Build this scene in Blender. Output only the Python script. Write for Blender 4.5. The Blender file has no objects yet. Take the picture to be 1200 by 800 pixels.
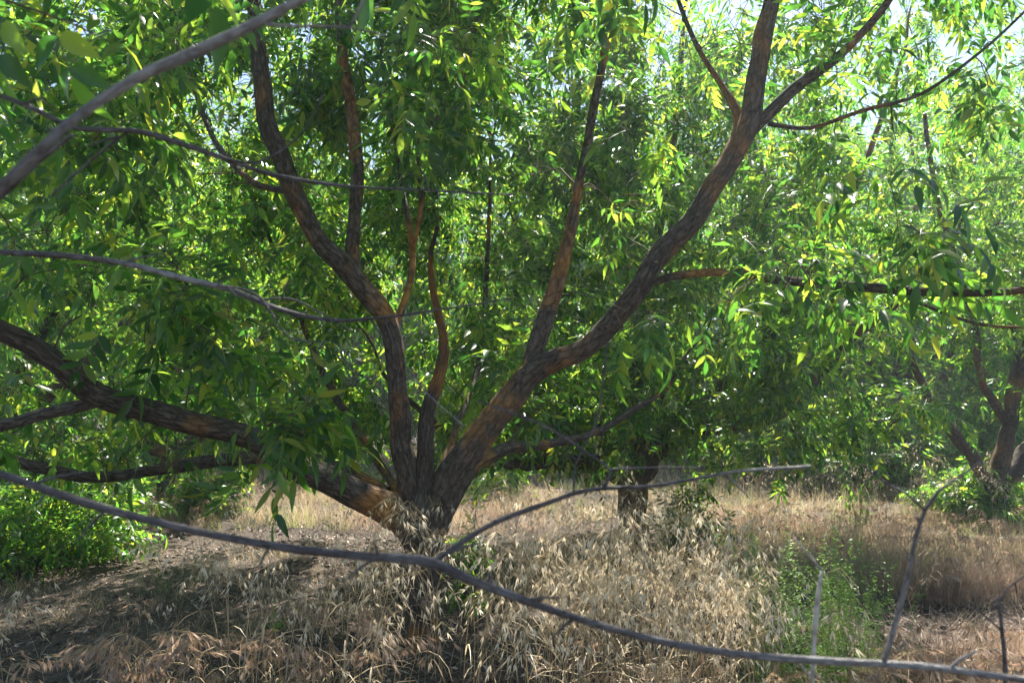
import bpy, math, random
import numpy as np
from mathutils import Vector, Matrix, noise

random.seed(7)
RNG = np.random.default_rng(7)
S = bpy.context.scene
COL = S.collection

# ------------------------------------------------------------------ camera
CAM_H = 1.25
PITCH = math.atan(90 / 873.0)
FPX = 873.0
cam_d = bpy.data.cameras.new('camera')
cam = bpy.data.objects.new('camera', cam_d)
COL.objects.link(cam)
cam.location = (0, 0, CAM_H)
cam.rotation_euler = (math.radians(90) + PITCH, 0, 0)
cam_d.sensor_width = 36
cam_d.lens = 36 * FPX / 1200
cam_d.clip_start = 0.02
cam_d.clip_end = 2000
cam_d.dof.use_dof = True
cam_d.dof.focus_distance = 4.0
cam_d.dof.aperture_fstop = 6.5
S.camera = cam

# ------------------------------------------------------------------ sky, sun, exposure
SUN_EL, SUN_AZ = math.radians(56), math.radians(14)      # azimuth clockwise from +Y (ahead)
w = bpy.data.worlds.new('World')
S.world = w
w.use_nodes = True
nt = w.node_tree
bg = nt.nodes['Background']
sky = nt.nodes.new('ShaderNodeTexSky')
sky.sky_type = 'NISHITA'
sky.sun_disc = False
sky.sun_elevation = SUN_EL
sky.sun_rotation = SUN_AZ
sky.dust_density = 0.6
sky.air_density = 1.0
nt.links.new(sky.outputs[0], bg.inputs[0])
bg.inputs[1].default_value = 0.065
sun_d = bpy.data.lights.new('sun', 'SUN')
sun_d.energy = 5.0
sun_d.angle = math.radians(0.53)
sun_d.color = (1.0, 0.95, 0.86)
sun = bpy.data.objects.new('sun', sun_d)
COL.objects.link(sun)
sdir = Vector((math.sin(SUN_AZ) * math.cos(SUN_EL), math.cos(SUN_AZ) * math.cos(SUN_EL), math.sin(SUN_EL)))
sun.rotation_euler = sdir.to_track_quat('Z', 'Y').to_euler()
S.view_settings.view_transform = 'Standard'
S.view_settings.look = 'None'
S.view_settings.gamma = 1
S.view_settings.exposure = 1.98
cy = S.cycles
cy.max_bounces = 7
cy.diffuse_bounces = 2
cy.glossy_bounces = 2
cy.transmission_bounces = 4
cy.transparent_max_bounces = 4
cy.volume_bounces = 0
cy.sample_clamp_indirect = 4
cy.use_denoising = True
cy.denoising_input_passes = 'RGB_ALBEDO_NORMAL'
cy.caustics_reflective = False
cy.caustics_refractive = False

# ------------------------------------------------------------------ helpers
CF = Vector((0, math.cos(PITCH), math.sin(PITCH)))
CU = Vector((0, -math.sin(PITCH), math.cos(PITCH)))


def P(px, py, d):
    """point seen at photograph pixel px, py, d metres ahead"""
    return Vector((0, 0, CAM_H)) + CF * d + CU * ((400 - py) / FPX * d) + Vector((1, 0, 0)) * ((px - 600) / FPX * d)


def proj(p):
    q = np.asarray(p, float) - np.array([0, 0, CAM_H])
    f = q @ np.array(CF)
    return 600 + q[..., 0] / f * FPX, 400 - (q @ np.array(CU)) / f * FPX, f


def gh(x, y):
    """ground height"""
    return (0.035 * np.sin(x * 1.3 + 0.6 * y) + 0.03 * np.sin(y * 1.7 - 0.8 * x + 1) + 0.012 * np.sin(4.1 * x + 2.2 * y)
            + 0.012 * np.sin(5.3 * y - 3.1 * x))


def tag(o, label=None, cat=None, group=None, kind=None):
    for k, v in (('label', label), ('category', cat), ('group', group), ('kind', kind)):
        if v:
            o[k] = v
    return o


def empty(name, loc):
    o = bpy.data.objects.new(name, None)
    COL.objects.link(o)
    o.location = loc
    o.empty_display_size = 0.1
    return o


def link(name, me, parent=None):
    o = bpy.data.objects.new(name, me)
    COL.objects.link(o)
    if parent is not None:
        o.parent = parent
        o.location = -root_of(parent)
    return o


def root_of(o):
    v = Vector((0, 0, 0))
    while o is not None:
        v = v + o.location
        o = o.parent
    return v


def mesh_from(name, V, F, mats, mi=None, smooth=True, uv=None):
    """V (n,3) array; F (m,3) or (m,4) int array"""
    me = bpy.data.meshes.new(name)
    V = np.ascontiguousarray(V, dtype=np.float32)
    F = np.ascontiguousarray(F, dtype=np.int32)
    k = F.shape[1]
    me.vertices.add(len(V))
    me.vertices.foreach_set('co', V.ravel())
    me.loops.add(F.size)
    me.loops.foreach_set('vertex_index', F.ravel())
    me.polygons.add(len(F))
    me.polygons.foreach_set('loop_start', np.arange(0, F.size, k, dtype=np.int32))
    me.polygons.foreach_set('loop_total', np.full(len(F), k, dtype=np.int32))
    if smooth:
        me.polygons.foreach_set('use_smooth', np.ones(len(F), dtype=bool))
    for m in (mats if isinstance(mats, (list, tuple)) else [mats]):
        me.materials.append(m)
    if mi is not None:
        me.polygons.foreach_set('material_index', np.ascontiguousarray(mi, dtype=np.int32))
    if uv is not None:
        l = me.uv_layers.new(name='UVMap')
        l.data.foreach_set('uv', np.ascontiguousarray(uv[F.ravel()], dtype=np.float32).ravel())
    me.update(calc_edges=True)
    return me


# ---- tubes
def catmull(pts, rad, step):
    pts = [np.array(p, float) for p in pts]
    out, orad = [], []
    n = len(pts)
    for i in range(n - 1):
        p0 = pts[i - 1] if i > 0 else 2 * pts[0] - pts[1]
        p3 = pts[i + 2] if i + 2 < n else 2 * pts[-1] - pts[-2]
        p1, p2 = pts[i], pts[i + 1]
        m = max(1, int(np.linalg.norm(p2 - p1) / step))
        for j in range(m):
            t = j / m
            out.append(0.5 * ((2 * p1) + (p2 - p0) * t + (2 * p0 - 5 * p1 + 4 * p2 - p3) * t * t + (3 * p1 - p0 - 3 * p2 + p3) * t ** 3))
            orad.append(rad[i] * (1 - t) + rad[i + 1] * t)
    out.append(pts[-1]); orad.append(rad[-1])
    return np.array(out), np.array(orad)


class Tubes:
    def __init__(s):
        s.V, s.F, s.UV, s.n = [], [], [], 0

    def add(s, pts, rad, sides=6, rough=0.0, knob=0.0, seed=0.0, flare=0.0):
        pts = np.asarray(pts, float); rad = np.asarray(rad, float)
        k = len(pts)
        T = np.gradient(pts, axis=0)
        T /= np.linalg.norm(T, axis=1)[:, None] + 1e-9
        n0 = np.cross(T[0], [0.31, 0.12, 0.94]); 
        if np.linalg.norm(n0) < 0.05: n0 = np.cross(T[0], [1, 0, 0])
        n0 /= np.linalg.norm(n0)
        N = [n0]
        for i in range(1, k):
            v = N[-1] - T[i] * (N[-1] @ T[i])
            N.append(v / (np.linalg.norm(v) + 1e-9))
        N = np.array(N); B = np.cross(T, N)
        a = np.arange(sides) / sides * 2 * math.pi
        L = np.concatenate([[0], np.cumsum(np.linalg.norm(np.diff(pts, axis=0), axis=1))])
        R = np.repeat(rad[:, None], sides, 1)
        if rough or knob:
            for i in range(k):
                for j in range(sides):
                    c, sn = math.cos(a[j]), math.sin(a[j])
                    R[i, j] *= 1 + rough * noise.noise(Vector((c * 3.2 + seed, sn * 3.2, L[i] * 2.2 + seed))) * 1.0 \
                        + rough * 0.7 * noise.noise(Vector((c * 8 + seed, sn * 8, L[i] * 5))) \
                        + knob * noise.noise(Vector((c * 0.9 + seed * 3, sn * 0.9, L[i] * 5.5)))
        if sides >= 22:
            for i in range(k):
                for j in range(sides):
                    c, sn = math.cos(a[j]), math.sin(a[j])
                    h = abs(noise.noise(Vector((c * 7 + seed, sn * 7, L[i] * 4.5)))) + .5 * abs(noise.noise(Vector((c * 13, sn * 13 + seed, L[i] * 10))))
                    R[i, j] += (min(h, .28) - .14) * 0.022
        if flare:
            R *= (1 + flare * np.exp(-L / 0.12))[:, None] * (1 + 0.25 * flare * np.exp(-L / 0.12)[:, None] * np.sin(a * 3 + seed)[None, :])
        ring = pts[:, None, :] + R[:, :, None] * (np.cos(a)[None, :, None] * N[:, None, :] + np.sin(a)[None, :, None] * B[:, None, :])
        V = ring.reshape(-1, 3)
        uv = np.stack([np.repeat((a / (2 * math.pi) * float(rad.mean()) * 6.28)[None, :], k, 0), np.repeat(L[:, None], sides, 1)], -1).reshape(-1, 2)
        i = np.arange(k - 1)[:, None] * sides
        j = np.arange(sides)[None, :]
        j2 = (j + 1) % sides
        F = np.stack([i + j, i + j2, i + sides + j2, i + sides + j], -1).reshape(-1, 4)
        # end cap as a small tip
        tip = pts[-1] + T[-1] * rad[-1] * 0.8
        V = np.vstack([V, tip[None]]); uv = np.vstack([uv, [[0, L[-1]]]])
        last = (k - 1) * sides
        ti = len(V) - 1
        FC = np.stack([last + np.arange(sides), last + (np.arange(sides) + 1) % sides, np.full(sides, ti), np.full(sides, ti)], -1)
        s.F.append(F + s.n); s.cap = None
        s.C = getattr(s, 'C', []); s.C.append(FC[:, :3] + s.n)
        s.V.append(V); s.UV.append(uv); s.n += len(V)

    def mesh(s, name, mat):
        V = np.vstack(s.V); UV = np.vstack(s.UV)
        Q = np.vstack(s.F); C = np.vstack(s.C)
        T = np.vstack([Q[:, [0, 1, 2]], Q[:, [0, 2, 3]], C])
        return mesh_from(name, V, T, mat, uv=UV)


# ---- templates (V, F, mi) baked many times into one mesh
class Tpl:
    def __init__(s):
        s.V, s.F, s.M = [], [], []

    def strip(s, L, R, m=0):
        """ribbon between two polylines"""
        b = len(s.V); n = len(L)
        s.V += list(L) + list(R)
        for i in range(n - 1):
            s.F += [(b + i, b + n + i, b + n + i + 1), (b + i, b + n + i + 1, b + i + 1)]
            s.M += [m, m]

    def tris(s, V, F, m=0):
        b = len(s.V)
        s.V += list(V); s.F += [tuple(x + b for x in f) for f in F]; s.M += [m] * len(F)

    def stem(s, pts, r0, r1, m=0):
        """three-sided thin stem"""
        b = len(s.V); n = len(pts)
        for i, p in enumerate(pts):
            r = r0 + (r1 - r0) * i / (n - 1)
            for k in range(3):
                a = k * 2.094
                s.V.append(np.array(p) + np.array([math.cos(a) * r, math.sin(a) * r, 0]))
        for i in range(n - 1):
            for k in range(3):
                a0, a1 = b + i * 3 + k, b + i * 3 + (k + 1) % 3
                s.F += [(a0, a1, a1 + 3), (a0, a1 + 3, a0 + 3)]; s.M += [m, m]

    def blade(s, p, az, ln, lean, bend, w, m=0, seg=4):
        """a grass blade from p"""
        h = np.array([math.cos(az), math.sin(az), 0]); sd = np.array([-math.sin(az), math.cos(az), 0])
        L, R = [], []
        th = lean; c = np.array(p, float)
        for i in range(seg + 1):
            t = i / seg
            ww = w * (1 - t) ** 0.7 * (0.6 + 0.4 * min(1, t * 4)) * 0.5 + 0.0002
            L.append(c - sd * ww); R.append(c + sd * ww)
            th += bend / seg
            c = c + (h * math.sin(th) + np.array([0, 0, 1]) * math.cos(th)) * ln / seg
        s.strip(L, R, m)

    def arr(s):
        return np.array(s.V, dtype=np.float32), np.array(s.F, dtype=np.int32), np.array(s.M, dtype=np.int32)


def leaflet(T, p, d, n, ln, wd, res, m=0, curl=0.25, fal=0.12):
    """blade of one leaflet: base p, direction d, face normal n"""
    d = d / np.linalg.norm(d)
    sdv = np.cross(n, d); sdv /= np.linalg.norm(sdv)
    n = np.cross(d, sdv)
    fold = 0.30
    def pt(t, side, wv):
        c = p + d * ln * t - n * curl * ln * t * t + sdv * fal * ln * t * t
        return c + sdv * side * wv + n * abs(side) * wv * fold
    if res >= 2:
        ts = [0.16, 0.42, 0.72]; ws = [0.36, 0.5, 0.30]
        V = [pt(0, 0, 0)]
        for t, wv in zip(ts, ws):
            V += [pt(t, -1, wv * wd), pt(t, 0, 0), pt(t, 1, wv * wd)]
        V.append(pt(1.0, 0, 0))
        F = [(0, 2, 1), (0, 3, 2)]
        for r in (1, 4):
            F += [(r, r + 1, r + 4), (r, r + 4, r + 3), (r + 1, r + 2, r + 5), (r + 1, r + 5, r + 4)]
        F += [(7, 8, 10), (8, 9, 10)]
    elif res == 1:
        V = [pt(0, 0, 0), pt(0.35, -1, 0.5 * wd), pt(0.4, 0, 0), pt(0.35, 1, 0.5 * wd), pt(1, 0, 0)]
        F = [(0, 2, 1), (0, 3, 2), (1, 2, 4), (2, 3, 4)]
    else:
        V = [pt(0, 0, 0), pt(0.4, -1, 0.5 * wd), pt(0.4, 1, 0.5 * wd), pt(1, 0, 0)]
        F = [(0, 2, 1), (1, 2, 3)]
    T.tris(V, F, m)


def compound_leaf(rng, res, L=0.24, ll=0.105, lw=0.032, pairs=3):
    T = Tpl()
    dr = rng.uniform(0.25, 0.6)
    def rp(t): return np.array([L * t * (1 - 0.12 * dr * t), 0.0, -dr * L * 0.55 * t * t])
    rt = [rp(t) for t in np.linspace(0, 1, 4)]
    wv = 0.0013
    T.strip([p + np.array([0, -wv, 0]) for p in rt], [p + np.array([0, wv, 0]) for p in rt], 1)
    ps = np.linspace(0.34, 0.86, pairs)
    for t in ps:
        b = rp(t); tg = rp(min(1, t + 0.05)) - rp(t - 0.05); tg /= np.linalg.norm(tg)
        for sd in (-1, 1):
            ang = math.radians(rng.uniform(45, 68))
            d = tg * math.cos(ang) + np.array([0, sd, 0]) * math.sin(ang) + np.array([0, 0, -rng.uniform(0.0, 0.32)])
            nrm = np.array([rng.uniform(-.25, .25), sd * rng.uniform(-0.3, .35), 1.0])
            leaflet(T, b, d, nrm, ll * rng.uniform(0.8, 1.15), lw * rng.uniform(0.85, 1.15), res, 0, rng.uniform(0.1, 0.4), -sd * rng.uniform(0.02, 0.2))
    d = rp(1) - rp(0.85); d /= np.linalg.norm(d)
    leaflet(T, rp(1), d + np.array([0, rng.uniform(-.2, .2), -0.2]), np.array([0.2, rng.uniform(-.3, .3), 1.0]), ll * 1.15, lw * 1.1, res, 0, 0.3, 0.05)
    return T.arr()


def frames(D, N):
    D = D / (np.linalg.norm(D, axis=1)[:, None] + 1e-9)
    Y = np.cross(N, D); Y /= np.linalg.norm(Y, axis=1)[:, None] + 1e-9
    Z = np.cross(D, Y)
    return np.stack([D, Y, Z], -1)          # columns


def bake(name, tpls, which, M, O, mats, smooth=True):
    """which: template index per instance; M (k,3,3) incl. scale; O (k,3)"""
    Vs, Fs, Ms, n = [], [], [], 0
    for t, (V, F, mi) in enumerate(tpls):
        idx = np.nonzero(which == t)[0]
        if not len(idx):
            continue
        W = np.einsum('kij,vj->kvi', M[idx], V) + O[idx][:, None, :]
        off = (np.arange(len(idx)) * len(V))[:, None, None]
        Fs.append((F[None] + off).reshape(-1, 3) + n)
        Ms.append(np.tile(mi, len(idx)))
        Vs.append(W.reshape(-1, 3)); n += W.shape[0] * W.shape[1]
    return mesh_from(name, np.vstack(Vs), np.vstack(Fs), mats, np.concatenate(Ms), smooth)


# ------------------------------------------------------------------ materials
def newmat(name):
    m = bpy.data.materials.new(name)
    m.use_nodes = True
    t = m.node_tree
    t.nodes.clear()
    out = t.nodes.new('ShaderNodeOutputMaterial')
    return m, t, out


def N(t, typ, **kw):
    n = t.nodes.new(typ)
    for k, v in kw.items():
        if k in n.inputs.keys() if hasattr(n.inputs, 'keys') else False:
            n.inputs[k].default_value = v
        else:
            setattr(n, k, v)
    return n


def ramp(t, stops):
    r = t.nodes.new('ShaderNodeValToRGB')
    e = r.color_ramp.elements
    while len(e) < len(stops):
        e.new(0.5)
    for i, (p, c) in enumerate(stops):
        e[i].position = p
        e[i].color = (*c, 1)
    return r


def leafmat(name, cols, tcols, tfac=0.45, rough=0.42, spec=0.5):
    """thin blade: reflecting face plus light let through; colour varies from blade to blade"""
    m, t, out = newmat(name)
    g = t.nodes.new('ShaderNodeNewGeometry')
    oi = t.nodes.new('ShaderNodeObjectInfo')
    add = N(t, 'ShaderNodeMath', operation='ADD')
    t.links.new(g.outputs['Random Per Island'], add.inputs[0]); t.links.new(oi.outputs['Random'], add.inputs[1])
    fr = N(t, 'ShaderNodeMath', operation='FRACT'); t.links.new(add.outputs[0], fr.inputs[0])
    r1 = ramp(t, cols); r2 = ramp(t, tcols)
    t.links.new(fr.outputs[0], r1.inputs[0]); t.links.new(fr.outputs[0], r2.inputs[0])
    pb = t.nodes.new('ShaderNodeBsdfPrincipled')
    pb.inputs['Roughness'].default_value = rough
    pb.inputs['Specular IOR Level'].default_value = spec
    t.links.new(r1.outputs[0], pb.inputs['Base Color'])
    tr = t.nodes.new('ShaderNodeBsdfTranslucent')
    t.links.new(r2.outputs[0], tr.inputs[0])
    mx = t.nodes.new('ShaderNodeMixShader'); mx.inputs[0].default_value = tfac
    t.links.new(pb.outputs[0], mx.inputs[1]); t.links.new(tr.outputs[0], mx.inputs[2])
    t.links.new(mx.outputs[0], out.inputs[0])
    return m


LEAF = leafmat('leaf_green', [(0, (0.020, 0.055, 0.014)), (0.5, (0.032, 0.082, 0.018)), (0.95, (0.055, 0.115, 0.022)), (1, (0.14, 0.14, 0.03))],
               [(0, (0.06, 0.22, 0.03)), (0.5, (0.18, 0.44, 0.04)), (0.85, (0.50, 0.76, 0.06)), (1, (0.74, 0.76, 0.07))], 0.56, 0.30, 0.6)
RACH = leafmat('leaf_stalk', [(0, (0.10, 0.14, 0.04)), (1, (0.14, 0.15, 0.05))], [(0, (0.2, 0.3, 0.05)), (1, (0.3, 0.35, 0.07))], 0.3)
STRAW = leafmat('dry_straw', [(0, (0.26, 0.19, 0.11)), (0.5, (0.42, 0.32, 0.19)), (1, (0.58, 0.48, 0.31))],
                [(0, (0.42, 0.30, 0.15)), (1, (0.62, 0.50, 0.30))], 0.35, 0.5, 0.35)
OATH = leafmat('oat_husk', [(0, (0.62, 0.49, 0.31)), (1, (0.84, 0.73, 0.53))], [(0, (0.56, 0.46, 0.31)), (1, (0.76, 0.66, 0.50))], 0.4, 0.45, 0.3)
ROSY = leafmat('rosy_brome', [(0, (0.24, 0.16, 0.115)), (0.5, (0.37, 0.26, 0.19)), (1, (0.52, 0.41, 0.30))],
               [(0, (0.36, 0.21, 0.13)), (1, (0.52, 0.38, 0.26))], 0.35, 0.55, 0.3)
WEED = leafmat('weed_green', [(0, (0.09, 0.19, 0.04)), (1, (0.16, 0.26, 0.07))], [(0, (0.22, 0.42, 0.05)), (1, (0.35, 0.50, 0.08))], 0.45, 0.45, 0.4)
TUFTG = leafmat('bright_grass', [(0, (0.14, 0.30, 0.04)), (1, (0.22, 0.38, 0.06))], [(0, (0.3, 0.6, 0.05)), (1, (0.45, 0.7, 0.08))], 0.5)
DRYLEAF = leafmat('leaf_litter', [(0, (0.10, 0.068, 0.055)), (0.6, (0.24, 0.165, 0.135)), (1, (0.52, 0.41, 0.35))],
                  [(0, (0.2, 0.12, 0.07)), (1, (0.3, 0.2, 0.12))], 0.12, 0.6, 0.3)
UMBEL = leafmat('umbel_white', [(0, (0.6, 0.6, 0.45)), (1, (0.8, 0.8, 0.65))], [(0, (0.5, 0.55, 0.3)), (1, (0.6, 0.6, 0.4))], 0.3)


def barkmat(name, dark, light, orange, orange_amt=0.5, scale=1.0, bump=0.6):
    m, t, out = newmat(name)
    tc = t.nodes.new('ShaderNodeTexCoord')
    mp = t.nodes.new('ShaderNodeMapping'); mp.inputs['Scale'].default_value = (90 * scale, 24 * scale, 1)
    t.links.new(tc.outputs['UV'], mp.inputs[0])
    n1 = t.nodes.new('ShaderNodeTexNoise'); n1.inputs['Scale'].default_value = 1.0; n1.inputs['Detail'].default_value = 6; n1.inputs['Distortion'].default_value = 0.6
    t.links.new(mp.outputs[0], n1.inputs[0])
    vo = t.nodes.new('ShaderNodeTexVoronoi'); vo.feature = 'DISTANCE_TO_EDGE'; vo.inputs['Scale'].default_value = 1.1
    mp2 = t.nodes.new('ShaderNodeMapping'); mp2.inputs['Scale'].default_value = (34 * scale, 10 * scale, 1)
    ds = t.nodes.new('ShaderNodeMixRGB'); ds.blend_type = 'ADD'; ds.inputs[0].default_value = 1.15
    t.links.new(tc.outputs['UV'], mp2.inputs[0]); t.links.new(mp2.outputs[0], ds.inputs[1]); t.links.new(n1.outputs['Color'], ds.inputs[2])
    t.links.new(ds.outputs[0], vo.inputs[0])
    r = ramp(t, [(0.3, dark), (0.7, light)])
    t.links.new(n1.outputs[0], r.inputs[0])
    n2 = t.nodes.new('ShaderNodeTexNoise'); n2.inputs['Scale'].default_value = 2.6; n2.inputs['Detail'].default_value = 5
    t.links.new(tc.outputs['Object'], n2.inputs[0])
    ro = ramp(t, [(0.50, (0, 0, 0)), (0.62, (orange_amt,) * 3)])
    t.links.new(n2.outputs[0], ro.inputs[0])
    mx = t.nodes.new('ShaderNodeMixRGB'); t.links.new(ro.outputs[0], mx.inputs[0]); t.links.new(r.outputs[0], mx.inputs[1]); mx.inputs[2].default_value = (*orange, 1)
    # colour is darker along the furrows
    rf = ramp(t, [(0.0, (0.52, 0.5, 0.48)), (0.2, (1, 1, 1))]); t.links.new(vo.outputs[0], rf.inputs[0])
    mu = t.nodes.new('ShaderNodeMixRGB'); mu.blend_type = 'MULTIPLY'; mu.inputs[0].default_value = 1
    t.links.new(mx.outputs[0], mu.inputs[1]); t.links.new(rf.outputs[0], mu.inputs[2])
    pb = t.nodes.new('ShaderNodeBsdfPrincipled'); pb.inputs['Roughness'].default_value = 0.85
    pb.inputs['Specular IOR Level'].default_value = 0.25
    t.links.new(mu.outputs[0], pb.inputs['Base Color'])
    hs = t.nodes.new('ShaderNodeMath'); hs.operation = 'MULTIPLY_ADD'; hs.inputs[1].default_value = 1.0
    mn = t.nodes.new('ShaderNodeMath'); mn.operation = 'MINIMUM'; mn.inputs[1].default_value = 0.3
    t.links.new(vo.outputs[0], mn.inputs[0]); t.links.new(mn.outputs[0], hs.inputs[0]); t.links.new(n1.outputs[0], hs.inputs[2])
    hs.inputs[1].default_value = 2.0
    bp = t.nodes.new('ShaderNodeBump'); bp.inputs['Strength'].default_value = bump; bp.inputs['Distance'].default_value = 0.012
    t.links.new(hs.outputs[0], bp.inputs['Height']); t.links.new(bp.outputs[0], pb.inputs['Normal'])
    t.links.new(pb.outputs[0], out.inputs[0])
    return m


BARK = barkmat('bark', (0.05, 0.042, 0.035), (0.175, 0.14, 0.11), (0.44, 0.21, 0.06), 0.85, 1.0, 1.0)
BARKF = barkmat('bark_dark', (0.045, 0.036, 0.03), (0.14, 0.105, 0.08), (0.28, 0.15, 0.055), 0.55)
PALE = barkmat('bleached_wood', (0.32, 0.29, 0.25), (0.58, 0.54, 0.48), (0.6, 0.55, 0.48), 0.6, 3.0, 0.4)
DEAD = barkmat('dead_wood', (0.055, 0.05, 0.05), (0.17, 0.155, 0.155), (0.36, 0.35, 0.33), 0.6, 3.0, 0.5)
TWIG = barkmat('twig_bark', (0.07, 0.055, 0.04), (0.17, 0.13, 0.09), (0.20, 0.14, 0.07), 0.5, 2.0, 0.3)


def groundmat():
    m, t, out = newmat('soil')
    tc = t.nodes.new('ShaderNodeTexCoord')
    a = t.nodes.new('ShaderNodeTexNoise'); a.inputs['Scale'].default_value = 0.55; a.inputs['Detail'].default_value = 5
    b = t.nodes.new('ShaderNodeTexNoise'); b.inputs['Scale'].default_value = 26; b.inputs['Detail'].default_value = 9; b.inputs['Roughness'].default_value = 0.7
    c = t.nodes.new('ShaderNodeTexVoronoi'); c.inputs['Scale'].default_value = 60
    for n in (a, b, c):
        t.links.new(tc.outputs['Object'], n.inputs[0])
    r1 = ramp(t, [(0.3, (0.045, 0.037, 0.032)), (0.54, (0.095, 0.078, 0.066)), (0.74, (0.24, 0.19, 0.15))])
    t.links.new(b.outputs[0], r1.inputs[0])
    r2 = ramp(t, [(0.35, (0.07, 0.058, 0.05)), (0.65, (0.20, 0.15, 0.115))])
    t.links.new(a.outputs[0], r2.inputs[0])
    mx = t.nodes.new('ShaderNodeMixRGB'); mx.inputs[0].default_value = 0.45
    t.links.new(r1.outputs[0], mx.inputs[1]); t.links.new(r2.outputs[0], mx.inputs[2])
    pb = t.nodes.new('ShaderNodeBsdfPrincipled'); pb.inputs['Roughness'].default_value = 0.95; pb.inputs['Specular IOR Level'].default_value = 0.1
    t.links.new(mx.outputs[0], pb.inputs['Base Color'])
    ad = t.nodes.new('ShaderNodeMath'); ad.operation = 'ADD'
    t.links.new(b.outputs[0], ad.inputs[0]); t.links.new(c.outputs[0], ad.inputs[1])
    bp = t.nodes.new('ShaderNodeBump'); bp.inputs['Strength'].default_value = 0.9; bp.inputs['Distance'].default_value = 0.03
    t.links.new(ad.outputs[0], bp.inputs['Height']); t.links.new(bp.outputs[0], pb.inputs['Normal'])
    t.links.new(pb.outputs[0], out.inputs[0])
    return m


SOIL = groundmat()

# ------------------------------------------------------------------ the ground
xs = np.concatenate([-np.geomspace(400, 12, 22)[:-1], np.linspace(-12, 12, 161), np.geomspace(12, 400, 22)[1:]])
ys = np.concatenate([[-300, -120, -50, -20, -8], np.linspace(-3, 20, 154), np.geomspace(20, 600, 24)[1:]])
X, Y = np.meshgrid(xs, ys)
Z = gh(X, Y) + np.where((abs(X) < 12.1) & (Y < 20.1) & (Y > -3.1), RNG.normal(0, 0.006, X.shape), 0)
i, j = np.meshgrid(np.arange(len(ys) - 1), np.arange(len(xs) - 1), indexing='ij')
q = (i * len(xs) + j).ravel()
F = np.stack([q, q + 1, q + len(xs) + 1, q + len(xs)], -1)
tag(link('ground', mesh_from('ground', np.stack([X.ravel(), Y.ravel(), Z.ravel()], -1), F, SOIL)), kind='structure')

# ------------------------------------------------------------------ trees
SLIM = {'k': 1.0}


def limb_points(spec, step=0.05):
    """spec: list of (px, py, depth, radius in photograph pixels)"""
    pts = [P(a, b, d) for a, b, d, r in spec]
    rad = [r * d / FPX * SLIM['k'] for a, b, d, r in spec]
    return catmull(pts, rad, step)


def add_limb(name, spec, parent, mat, nodes, sides=16, seed=0.0, rough=0.10, knob=0.10, flare=0.0, step=0.05, label=None, gp=None):
    pts, rad = limb_points(spec, step) if gp is None else catmull(gp[0], gp[1], step)
    if rad[-1] > 0.009:
        dr = pts[-1] - pts[-4]; dr /= np.linalg.norm(dr)
        m = 16; e = []
        for q in range(1, m + 1):
            e.append(pts[-1] + dr * 0.055 * q + np.array([0, 0, 0.0022 * q * q]) + 0.004 * q * np.array([math.sin(q * .7 + seed), math.cos(q * .5 + seed), 0]))
        pts = np.vstack([pts, e]); rad = np.concatenate([rad, rad[-1] * np.linspace(.93, .12, m)])
    al = np.concatenate([[0], np.cumsum(np.linalg.norm(np.diff(pts, axis=0), axis=1))])
    wob = np.array([[noise.noise(Vector((L * 4.2 + seed, 3.1, k * 7.7))) for k in range(3)] for L in al])
    fade = np.minimum(1, al / 0.3)[:, None]
    pts = pts + wob * rad[:, None] * 0.4 * fade
    tb = Tubes(); tb.add(pts, rad, sides, rough, knob, seed, flare)
    o = link(name, tb.mesh(name, mat), parent)
    if label:
        o['label'] = label
    for p, r in zip(pts, rad):
        nodes.append((p[0], p[1], p[2], r))
    return o


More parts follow.
